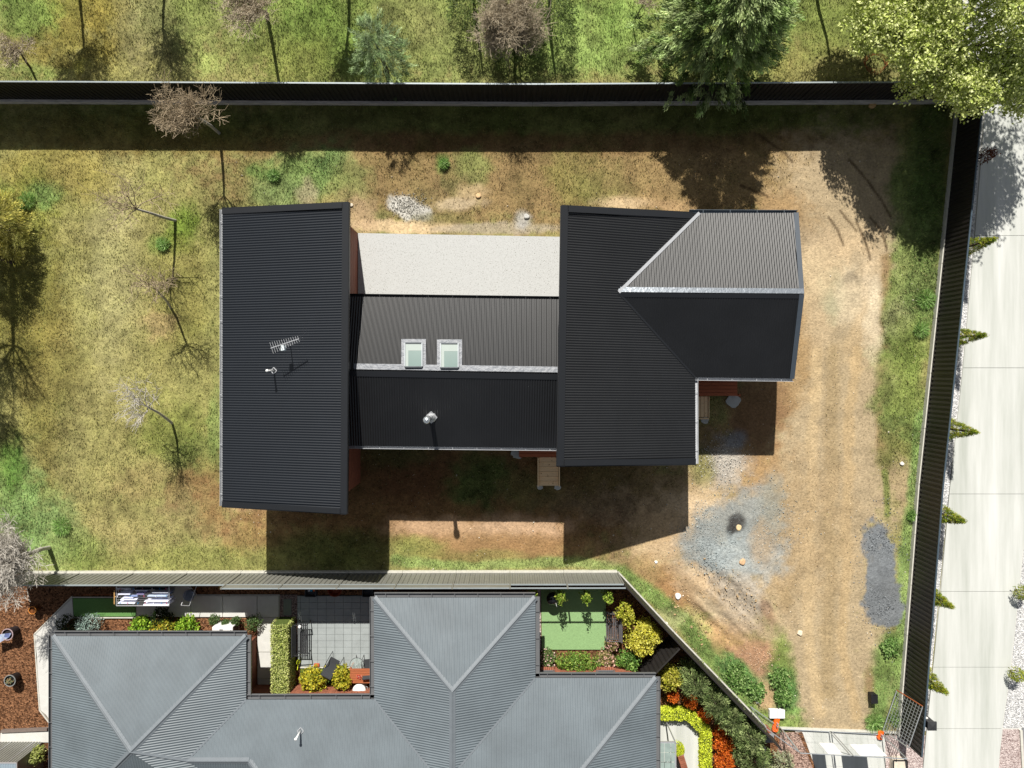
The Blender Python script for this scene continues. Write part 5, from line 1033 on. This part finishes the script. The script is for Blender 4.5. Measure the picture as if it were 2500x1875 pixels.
# dark letterbox pillar
qq = P(2276, 1773, 1.55); t = thing('letterbox_pillar', 'tall charcoal pillar with a flat cap and a round white light between fence and driveway', 'pillar', (qq.x, qq.y, 0))
m = MB(); m.box((qq.x, qq.y, .76), (.3, .3, 1.52)); m.build('post', METAL_K, t, bevel=.01); m = MB(); m.box((qq.x, qq.y, 1.53), (.37, .36, .05)); m.add([(qq.x - .185, qq.y - .18, 1.555), (qq.x + .185, qq.y - .18, 1.555), (qq.x + .185, qq.y + .18, 1.555), (qq.x - .185, qq.y + .18, 1.555), (qq.x, qq.y, 1.6)], [(0, 1, 4), (1, 2, 4), (2, 3, 4), (3, 0, 4)]); m.build('cap', METAL_K, t)
m = MB(); m.tube((qq.x - .02, qq.y + .15, 1.15), (qq.x - .02, qq.y + .175, 1.15), .07, n=16); m.build('light', PLAS_W, t)
# framed box by the gravel
q = P(2198, 1868, .4); t = thing('meter_box', 'pale box with a black rim at the bottom edge in the pink gravel', 'box', (q.x, q.y, 0)); m = MB(); m.box((q.x, q.y - .1, .2), (.56, .6, .4)); m.build('body', mat('cream_box', srgb('#d8cdbb', .85), .6), t)
m = MB()
for a, b in (((-.29, .2), (.29, .2)), ((-.29, -.4), (.29, -.4)), ((-.29, .2), (-.29, -.4)), ((.29, .2), (.29, -.4))): m.bar((q.x + a[0], q.y + a[1], .41), (q.x + b[0], q.y + b[1], .41), .035)
m.build('rim', PLAS_K, t)
q = P(1866, 1850, 1.2); t = thing('garden_post', 'dark flat-topped steel post rail beside the dark green shrubs', 'post', (q.x, q.y, 0)); m = MB(); m.bar((q.x, q.y + .45, 1.2), (q.x, q.y - 1.2, 1.2), .11, .05); m.build('rail', METAL_K, t)
for dy in (.3, -.9): m = MB(); m.tube((q.x, q.y + dy, 0), (q.x, q.y + dy, 1.2), .03); m.build('post', METAL_K, t)
# striped glass canopy and brick wing wall at the front patio
t = thing('glass_canopy', 'pale green glass canopy panels at the edge of the front patio', 'canopy', (P(1625, 1850, 2.2).x, P(1625, 1850, 2.2).y, 0)); GC = mat('canopy_glass', srgb('#9fb0aa', .75), .15, 0, .15, 3, spec=.8, coat=.6)
for i, x in enumerate((1606, 1622, 1638)):
    for j, y in enumerate((1814, 1837, 1861, 1885)):
        if y > 1870 and i > 5: continue
        a, b = P(x, y, 2.2), P(min(x + 16, 1648), y + 23, 2.2); m = MB(); m.box(((a.x + b.x) / 2, (a.y + b.y) / 2, 2.2), (b.x - a.x - .015, a.y - b.y - .015, .01)); m.build('panel', GC, t)
m = MB(); a, b = P(1604, 1812, 2.17), P(1649, 1910, 2.17)
for p, r in (((a.x, a.y), (b.x, a.y)), ((b.x, a.y), (b.x, b.y)), ((a.x, b.y), (b.x, b.y))): m.bar((*p, 2.17), (*r, 2.17), .06)
m.build('frame', METAL_W, t)
for x, y in ((b.x, a.y), (b.x, b.y)): m = MB(); m.tube((x, y, 0), (x, y, 2.15), .03); m.build('post', METAL_W, t)
a = P(1662, 1846, 1.0); t = thing('brick_wall', 'low red brick wall with a rounded coping at the bottom of the white patio', 'wall', (a.x, a.y, 0)); e = Vector((a.x + .5, a.y - 1.6, 0)); d = (e - Vector((a.x, a.y, 0))).normalized(); rz = math.atan2(d.y, d.x); s = Vector((-d.y, d.x, 0))
m = MB(); m.bar((a.x, a.y, .5), (e.x, e.y, .5), .2, .95); m.build('core', MORT, t)
for r in range(11):
    for k in range(7):
        for sg in (-1, 1): child('brick', bmesh1, t, d * (.1 + k * .215 + (.1 if r % 2 else 0)) + s * (.09 * sg) + Vector((0, 0, .08 + r * .084)), rz)
cb = MB(); cb.box((0, 0, 0), (.07, .26, .09)); cbm = mesh_of(cb, 'coping_brick', BRICK)
for k in range(19): child('coping_brick', cbm, t, d * (.04 + k * .082) + Vector((0, 0, 1.0)), rz)
# ================================================================ courtyard furniture and household things
z0 = ZN
# clothes airer
ar = thing('clothes_airer', 'white wire clothes airer hung with washing beside the fence', 'clothes airer', tuple(P(348, 1455, ZN))); zt = 1.5
c4_ = [P(284, 1431, zt), P(413, 1431, zt), P(413, 1479, zt), P(284, 1479, zt)]; m = MB(); m.path(c4_, .014, 8, closed=True); m.build('frame', METAL_W, ar)
for k in range(11):
    f = (k + .5) / 11; m = MB(); m.tube(c4_[0].lerp(c4_[3], f), c4_[1].lerp(c4_[2], f), .005, n=5); m.build('rail', METAL_W, ar)
for a, b in ((c4_[0], P(300, 1470, ZN)), (c4_[3], P(300, 1432, ZN)), (c4_[1], P(402, 1470, ZN)), (c4_[2], P(402, 1432, ZN))): m = MB(); m.tube(a, b, .012); m.build('leg', METAL_W, ar)
cl = [('#e8e9f4', 286, 320, 1), ('#20242c', 330, 405, 1), ('#dcdff2', 330, 360, 2), ('#e9ebf8', 372, 411, 3), ('#dfe2f5', 288, 318, 4), ('#7f7aa0', 334, 352, 4), ('#8fa0cc', 320, 336, 5), ('#c3d2ec', 360, 408, 5), ('#e6e9fa', 294, 334, 7), ('#eef0ff', 352, 410, 8), ('#f0f2ff', 350, 412, 10), ('#e3e6f6', 288, 330, 9), ('#d6d9ef', 300, 326, 6)]
names = ['spotted white', 'black', 'pale lilac', 'bright white', 'crumpled white', 'purple grey', 'blue', 'pale blue', 'white', 'white', 'white', 'white', 'lilac']
for i, (col, x0, x1, row) in enumerate(cl):
    f = (row + .5) / 11; a = P(x0, 1431 + 48 * f, zt); b = P(x1, 1431 + 48 * f, zt); L = .5 + .12 * ((i * 5) % 4); N = 7; m = MB()
    for s, dy0, dy1 in ((1, .012, .035 + .03 * (i % 3)), (-1, -.012, -.03)):
        rows = []
        for j in range(4):
            for k in range(N):
                u = k / (N - 1); rows.append((a.x + (b.x - a.x) * u + .015 * math.sin(k * 2 + i), a.y + dy0 + (dy1 - dy0 + .03 * math.sin(k * 1.9 + i)) * j / 3, zt + .012 - L * j / 3 * (1 if s > 0 else .9)))
        m.add(rows, [(j * N + k, j * N + k + 1, (j + 1) * N + k + 1, (j + 1) * N + k) for j in range(3) for k in range(N - 1)])
    m.add([(a.x, a.y - .02, zt + .016), (b.x, a.y - .02, zt + .016), (b.x, a.y + .02, zt + .016), (a.x, a.y + .02, zt + .016)], [(0, 1, 2, 3)])
    o = m.build('garment', mat('cloth_' + col[1:], srgb(col, .9), .9, var=.06), smooth=True)
    tag(o, '%s garment %shung %s, on rail %d counted from the fence' % (names[i], ['', 'broad ', 'wide ', 'long '][(i * 3 + row) % 4] if (i % 2) else '', 'at the left end' if x0 < 292 else 'left of centre' if x0 < 325 else 'at the right end' if x0 > 348 else 'at the middle', row + 1), 'laundry', 'washing hung on the white airer')
ords = ['leftmost', 'second from the left', 'third from the left', 'fourth from the left', 'fifth from the left', 'sixth from the left', 'seventh from the left', 'eighth from the left', 'rightmost']
for row, cnt in ((1, 7), (5, 5), (9, 8)):
    for k in range(cnt):
        f = (row + .5) / 11; q = P(292 + k * 115 / (cnt - 1) + 4 * math.sin(k * 5 + row), 1431 + 48 * f, zt); m = MB(); m.box((q.x, q.y, zt + .02), (.016, .075, .03), rz=.3 * ((k % 3) - 1)); o = m.build('clothes_peg', mat(['peg_blue', 'peg_pink', 'peg_white'][(k + row) % 3], srgb(['#3f8fc0', '#c05a7a', '#e8e8ee'][(k + row) % 3]), .5)); tag(o, '%s plastic peg, %s on the %s row of washing' % (['blue', 'pink', 'white'][(k + row) % 3], ords[k] if k < cnt - 1 else 'rightmost', {1: 'row nearest the fence', 5: 'middle', 9: 'lowest'}[row].replace('row nearest the fence', 'fence side')), 'clothes peg', 'pegs on the washing')
m = MB(); m.tube(P(279, 1441, 1.52), P(279, 1475, 1.52), .016, n=8); m.tube(P(279, 1458, 1.52), P(283, 1456, zt), .01); o = m.build('wooden_handle', mat('peg_wood', srgb('#e0b070', .9), .6)); tag(o, 'light wooden rod at the left end of the clothes airer', 'rod')
# laundry basket and stand
b0 = P(462, 1453, .75); t = thing('basket_stand', 'folding white wire stand beside the airer', 'stand', (b0.x, b0.y, ZN)); 
for pp in (((452, 1435, 1.0), (468, 1436, 1.0), (480, 1451, .9)), ((442, 1478, 1.0), (462, 1479, 1.0), (480, 1430, .8)), ((442, 1478, 1.0), (452, 1453, .7), (460, 1428, .5)), ((480, 1451, .9), (465, 1470, ZN))): m = MB(); m.path([P(*q) for q in pp], .012, 6); m.build('tube', METAL_W, t)
m = MB(); m.lathe((b0.x, b0.y, 0), [(0, .5), (.17, .5), (.24, .82), (.225, .82), (.16, .53), (0, .53)], 20); o = m.build('laundry_basket', mat('grey_basket', srgb('#8f95a2', .8), .6), smooth=True); tag(o, 'round grey laundry basket sitting on the wire stand', 'basket')
# pots at the left
def pot(px, py, r, h, m_, lab, soil='#6a5a40', plant=None, rim=None, name='plant_pot'):
    q = P(px, py, ZN + h); t = thing(name, lab, 'pot', (q.x, q.y, ZN)); m = MB(); m.lathe((q.x, q.y, ZN - .05), [(0, 0), (r * .75, 0), (r, h + .05), (r * .9, h + .05), (r * .85, h - .02), (0, h - .02)], 20); m.build('shell', m_, t, smooth=False)
    if rim: m = MB(); m.lathe((q.x, q.y, ZN + h), [(r * .9, -.01), (r * .9, .012), (r * 1.04, .012), (r * 1.04, -.01), (r * .9, -.01)], 20); m.build('rim', rim, t)
    if plant: C, d = blobpts(160, (q.x, q.y, ZN + h), (r * .6, r * .6, .1), .3, .3, 2); leaves(C, .08, ramp(160, plant), 'plant', t)
    return t
pot(24, 1662, .24, .42, PLAS_K, 'tall black pot with a few leaves on the bark mulch', plant=g('#6a8a70', '#b08a60'), rim=mat('pot_rim', srgb('#7a7d7c'), .5))
pot(79, 1490, .16, .32, mat('terracotta', srgb('#7a4a24', .9), .8), 'small terracotta pot with a bright orange rim in the shade', rim=mat('orange_rim', srgb('#e09040', .9), .6))
t = pot(18, 1549, .24, .5, mat('dark_pot', srgb('#2a2528'), .6), 'large round pot covered with blue and white cloth at the left edge', rim=mat('pink_rim', srgb('#a08c90'), .5))
q = P(4, 1553, .8); m = MB(); m.add([P(28, 1545, .78), P(22, 1556, .74), P(4, 1566, .7), P(-14, 1580, .6), P(-20, 1552, .68), P(4, 1548, .8)], [(0, 5, 2, 1), (5, 4, 3, 2)]); m.add([P(28, 1545, .765), P(22, 1556, .725), P(4, 1566, .685), P(-14, 1580, .585), P(-20, 1552, .665), P(4, 1548, .785)], [(1, 2, 5, 0), (2, 3, 4, 5)]); o = m.build('cloth', mat('blue_cloth', srgb('#c8d4ea'), .8, col2=srgb('#243a8a'), scale=3, vor=True)); tag(o, 'pale and deep blue cloth draped over the big round pot', 'cloth')
# air conditioner
q = P(548, 1540, .8); t = thing('air_conditioner', 'white outdoor air conditioner unit by the grey eave', 'air conditioner', (q.x, q.y, ZN)); c = P(543, 1537, 1.0); m = MB(); m.box((c.x, c.y - .1, .62), (.86, .42, .78)); m.build('case', PLAS_W, t, bevel=.02)
m = MB(); m.box((c.x + .432, c.y - .1, .62), (.01, .34, .6)); m.build('side_vent', METAL_K, t); m = MB(); m.box((c.x - .05, c.y + .0, 1.016), (.14, .05, .014)); m.build('label_plate', mat('grey_plate', srgb('#8a8a8a')), t); m = MB(); m.bar((c.x + .3, c.y - .2, 1.015), (c.x + .36, c.y, 1.015), .03, .012); m.build('handle', mat('grey_plate', srgb('#8a8a8a')), t)
for s in (-.3, .3): m = MB(); m.box((c.x + s, c.y - .1, .2), (.08, .42, .08)); m.build('foot', METAL_K, t)
# metal bench with slats
def slat_bench(name, lab, cx, cy, L, W, rz, m_, n, back=True, arms=True, hs=.45, hb=.85):
    t = thing(name, lab, 'bench', (cx, cy, ZN)); ca, sa = math.cos(rz), math.sin(rz); G = lambda u, v, z: Vector((cx + ca * u - sa * v, cy + sa * u + ca * v, ZN + z))
    for k in range(n): v = -W / 2 + W * (k + .5) / n; mb = MB(); mb.bar(G(-L / 2, v, hs), G(L / 2, v, hs), W / n * .62, .022); mb.build('slat', m_, t)
    if back:
        for k in range(5): v = W / 2 + .03 + .02 * k; mb = MB(); mb.bar(G(-L / 2, v, hs + .1 + k * .075), G(L / 2, v, hs + .1 + k * .075), .022, .055); mb.build('back_slat', m_, t)
        mb = MB(); mb.path([G(-L / 2, W / 2, hs), G(-L / 2, W / 2 + .12, hb), G(L / 2, W / 2 + .12, hb), G(L / 2, W / 2, hs)], .018); mb.build('back_frame', m_, t)
    for u in (-L / 2, L / 2):
        mb = MB(); mb.path([G(u, -W / 2, -.02), G(u, -W / 2, hs + .2), G(u, W / 2 + .06, hs + .24)], .018); mb.path([G(u, W / 2, -.02), G(u, W / 2, hs)], .018); mb.path([G(u, -W / 2, hs - .02), G(u, W / 2, hs - .02)], .016); mb.build('side_frame', m_, t)
    return t
q = P(740, 1558, .6); slat_bench('metal_bench', 'dark grey metal bench with seat slats beside the tall hedge', q.x, q.y, 1.28, .46, R(90), METAL_K, 6)
q = P(1493, 1526, .55); slat_bench('garden_bench', 'grey slatted timber bench at the right side of the bright lawn', q.x, q.y, 1.15, .5, R(-90), mat('grey_timber', srgb('#5c5a5c', .85), .75, var=.2), 7)
q = P(734, 1527, .8); m = MB(); m.lathe((q.x, q.y, .95), [(0, .05), (.05, .05), (.07, 0), (0, -.04)], 10); o = m.build('white_cup', PLAS_W); tag(o, 'small white cup resting on the arm of the metal bench', 'cup')
# mesh armchairs
MESHF = mat('dark_mesh_fabric', srgb('#3d3f42', .8), .8, var=.15, scale=60)
def armchair(lab, px, py, rz):
    q = P(px, py, .55); t = thing('garden_chair', lab, 'chair', (q.x, q.y, ZN)); ca, sa = math.cos(rz), math.sin(rz); G = lambda u, v, z: Vector((q.x + ca * u - sa * v, q.y + sa * u + ca * v, ZN + z))
    mb = MB(); vs = [G(u, v, z) for v, z in ((-.24, .42), (0, .40), (.2, .40)) for u in (-.22, .22)]; mb.add(vs + [v - Vector((0, 0, .012)) for v in vs], [(0, 1, 3, 2), (2, 3, 5, 4), (6, 8, 9, 7), (8, 10, 11, 9)]); mb.build('seat', MESHF, t)
    mb = MB(); vs = [G(u, v, z) for v, z in ((.2, .40), (.3, .68), (.4, .92)) for u in (-.22, .22)]; mb.add(vs + [v - Vector((sa * -.012, ca * .012, 0)) for v in vs], [(0, 1, 3, 2), (2, 3, 5, 4), (6, 8, 9, 7), (8, 10, 11, 9)]); mb.build('backrest', MESHF, t)
    for u in (-.27, .27): mb = MB(); mb.path([G(u, -.3, -.02), G(u, -.24, .5), G(u, -.1, .64), G(u, .14, .64), G(u, .3, .58), G(u, .34, -.02)], .013); mb.build('arm_frame', METAL_K, t)
    mb = MB(); mb.path([G(-.22, .2, .40), G(-.23, .4, .93), G(.23, .4, .93), G(.22, .2, .40)], .012); mb.build('back_frame', METAL_K, t); return t
armchair('dark mesh armchair standing alone on the pavers near the grass patch', 814, 1619, R(152)); armchair('dark mesh armchair partly under the grey eave beside the glass table', 902, 1621, R(185))
q = P(871, 1623, .75); t = thing('glass_table', 'round glass-topped table between the chair and the roof edge', 'table', (q.x, q.y, ZN)); m = MB(); m.tube((q.x, q.y, .735), (q.x, q.y, .745), .29, n=28); m.build('glass_top', glass_mat('table_glass', srgb('#a8b4b0'), .35), t); m = MB(); m.path([(q.x + math.cos(a) * .29, q.y + math.sin(a) * .29, .74) for a in np.linspace(0, 6.28, 28)], .011, 5); m.build('rim', METAL_K, t)
for k in range(3): a = k * 2.09; m = MB(); m.path([(q.x + math.cos(a) * .05, q.y + math.sin(a) * .05, .72), (q.x + math.cos(a) * .26, q.y + math.sin(a) * .26, ZN)], .012, 6); m.build('leg', METAL_K, t)
q = P(868, 1637, .85); m = MB(); m.lathe((q.x, q.y, .75), [(0, 0), (.05, 0), (.055, .07), (.03, .12), (0, .12)], 10); o = m.build('lantern', METAL_K); tag(o, 'small dark lantern on the edge of the glass table', 'lantern')
# timber table
TT = mat('red_table_timber', srgb('#a5603f', .85), .6, var=.2, scale=3, streak=(1.2, 14, 14)); a, b = P(851, 1632, .95), P(912, 1668, .95); t = thing('timber_table', 'reddish timber table in the courtyard corner by the roof gutter', 'table', ((a.x + b.x) / 2, (a.y + b.y) / 2, ZN))
for k in range(6): y = a.y + (b.y - a.y) * (k + .5) / 6; m = MB(); m.bar((a.x + .03 * (5 - k) * .6, y, .95), (b.x, y, .95), abs(b.y - a.y) / 6 - .012, .03); m.build('plank', TT, t)
for x, y in ((a.x + .06, a.y - .06), (b.x - .06, a.y - .06), (a.x + .06, b.y + .06), (b.x - .06, b.y + .06)): m = MB(); m.box((x, y, .57), (.07, .07, .72)); m.build('leg', TT, t)
q = P(877, 1652, .98); C, d = blobpts(90, (q.x, q.y, .99), (.12, .1, .05), .3, .1, 2); o = leaves(C, .05, ramp(90, g('#c0281c', '#e05a40', '#d8c8b8')), 'red_petals', None, .8); tag(o, 'scatter of red and white petals on the timber table', 'petals')
q = P(876, 1688, .95); t = thing('white_bin', 'white round-lidded drum with a handle under the timber table', 'drum', (q.x, q.y, ZN)); m = MB(); m.lathe((q.x, q.y, ZN - .03), [(0, 0), (.23, 0), (.27, .68), (0, .68)], 24); m.build('drum', mat('grey_drum', srgb('#b9bcc0'), .4), t, smooth=False); m = MB(); m.lathe((q.x, q.y, ZN + .65), [(.28, 0), (.28, .03), (.2, .06), (0, .07)], 24); m.build('lid', PLAS_W, t, smooth=True)
m = MB(); m.path([(q.x + .27, q.y - .05, .75), (q.x + .34, q.y, .78), (q.x + .34, q.y + .1, .78), (q.x + .27, q.y + .12, .75)], .012, 6); m.build('handle', METAL_W, t)
# watering can, brick, bbq, shade items
q = P(727, 1618, .4); t = thing('watering_can', 'lime yellow watering can standing by the hedge', 'watering can', (q.x, q.y, ZN)); LY = mat('lime_plastic', srgb('#c8d42a', .9), .45); m = MB(); m.lathe((q.x, q.y, ZN - .02), [(0, 0), (.08, 0), (.09, .2), (.06, .24), (0, .24)], 14); m.build('body', LY, t, smooth=True); m = MB(); m.tube((q.x, q.y - .06, .3), (q.x + .0, q.y - .28, .48), .02, .012, 8); m.build('spout', LY, t); m = MB(); m.path([(q.x, q.y - .06, .44), (q.x, q.y, .52), (q.x, q.y + .08, .46), (q.x, q.y + .1, .3)], .012, 6); m.build('handle', LY, t)
q = P(773, 1624, .3); m = MB(); m.box((q.x, q.y, .28), (.23, .12, .11)); o = m.build('loose_brick', mat('orange_brick', srgb('#b85c36', .85), .85, var=.2), bevel=.01); tag(o, 'single orange brick on the edge of the grey pavers', 'brick')
q = P(1350, 1463, .9); t = thing('kettle_barbecue', 'round black kettle barbecue in the shade of the raised screen', 'barbecue', (q.x, q.y, ZN)); m = MB(); m.lathe((q.x, q.y, .6), [(0, 0), (.2, .05), (.27, .2), (.25, .32), (.12, .42), (0, .44)], 20); m.build('bowl', mat('glossy_black', srgb('#1a1b1f'), .15, spec=.8), t, smooth=True)
for k in range(3): a = k * 2.09; m = MB(); m.tube((q.x + math.cos(a) * .14, q.y + math.sin(a) * .14, .65), (q.x + math.cos(a) * .25, q.y + math.sin(a) * .25, ZN), .012); m.build('leg', METAL_W, t)
m = MB(); m.tube((q.x + .12, q.y - .15, .98), (q.x + .16, q.y - .3, .95), .014); m.build('handle', PLAS_W, t)
for x, lb, cc in ((758, 'dark tub with small toys in the shaded strip behind the courtyard', 1), (898, 'empty dark planter box in the shaded strip near the roof corner', 0)):
    q = P(x, 1445, .5); t = thing('planter_box', lb, 'planter', (q.x, q.y, ZN)); m = MB(); r = .22
    for dx, dy, w, d in ((-r, 0, .02, .4), (r, 0, .02, .4), (0, .2, .42, .02), (0, -.2, .42, .02)): m.box((q.x + dx, q.y + dy, .38), (w, d, .34))
    m.box((q.x, q.y, .24), (.42, .38, .04)); m.build('box', mat('slate_plastic', srgb('#4a4d52'), .6), t)
    if cc:
        for dx, c_, lb2 in ((-.1, '#e8e8e8', 'small white ball in the dark tub'), (.0, '#38a0c8', 'small blue toy in the dark tub'), (.12, '#f07840', 'small orange toy in the dark tub')): m = MB(); m.lathe((q.x + dx, q.y + .02, .3), [(0, 0), (.05, .02), (.05, .08), (0, .1)], 8); o = m.build('toy', mat('toy_' + c_[1:], srgb(c_), .5)); tag(o, lb2, 'toy')
q = P(816, 1441, .5); m = MB(); m.lathe((q.x, q.y, ZN - .05), [(0, .02), (.22, .02), (.3, .28), (.27, .28), (.2, .08), (0, .08)], 20); o = m.build('round_planter', mat('rust_planter', srgb('#7a3418'), .6)); tag(o, 'rusty red bowl planter in the shaded strip', 'planter')
q = P(543, 1431, .4); m = MB(); m.box((q.x, q.y, .28), (.34, .2, .2)); o = m.build('yellow_tray', mat('yellow_tray', srgb('#c8a03a', .85), .6), bevel=.01); tag(o, 'small yellow tray in the dark strip right of the airer', 'tray')
# low trellis in the shade
t = thing('wire_trellis', 'thin reddish wire edging standing behind the narrow lawn', 'trellis', tuple(P(230, 1453, ZN))); m = MB()
for k in range(9): q = P(200 + k * 9, 1456, .45); m.tube((q.x, q.y, ZN), (q.x, q.y, .5), .006, n=4)
m.tube(P(198, 1452, .5), P(276, 1451, .5), .007, n=4); m.build('wires', RUST, t)
# garden shed in the lower left corner
S4 = [P(-60, 1811, .3), P(102, 1811, .3)]; t = thing('garden_shed', 'small dark steel shed with a blue-grey lid in the lower left corner', 'shed', tuple(P(20, 1850, ZN)))
a = P(104, 1811, ZN); x1 = a.x; y1 = a.y; hS = 1.9; m = MB(); m.prism([(x1 - 3.2, y1 - 1.7), (x1, y1 - 1.7), (x1, y1), (x1 - 3.2, y1)], 0, hS); m.build('wall', FEN_G, t)
for k in range(26): m = MB(); m.box((x1 - .1 - k * .12, y1 + .008, 1.0), (.05, .02, 1.75)); m.build('rib', FEN_G, t)
for k in (.3, 1.1, 1.9): m = MB(); m.box((x1 - k * 1.2, y1 + .015, 1.0), (.025, .03, 1.8)); m.build('seam', METAL_W, t)
pts = [Vector((x1 - 3.3, y1 + .02, hS + .1)), Vector((x1 + .06, y1 + .02, hS + .1)), Vector((x1 + .06, y1 - 1.8, hS - .05)), Vector((x1 - 3.3, y1 - 1.8, hS - .05))]; BR = mat('blue_grey_roof', srgb('#9fb0bc', .7), .4, 0, .06); mb = MB(); corrugate(pts, mb, .1); mb.build('roof', BR, t, smooth=True)
m = MB(); m.bar((x1 - 3.3, y1 + .03, hS + .1), (x1 + .07, y1 + .03, hS + .1), .05); m.bar((x1 + .07, y1 + .03, hS + .1), (x1 + .07, y1 - 1.8, hS), .05); m.build('roof_edge', METAL_W, t)
print('objects', len(bpy.data.objects))
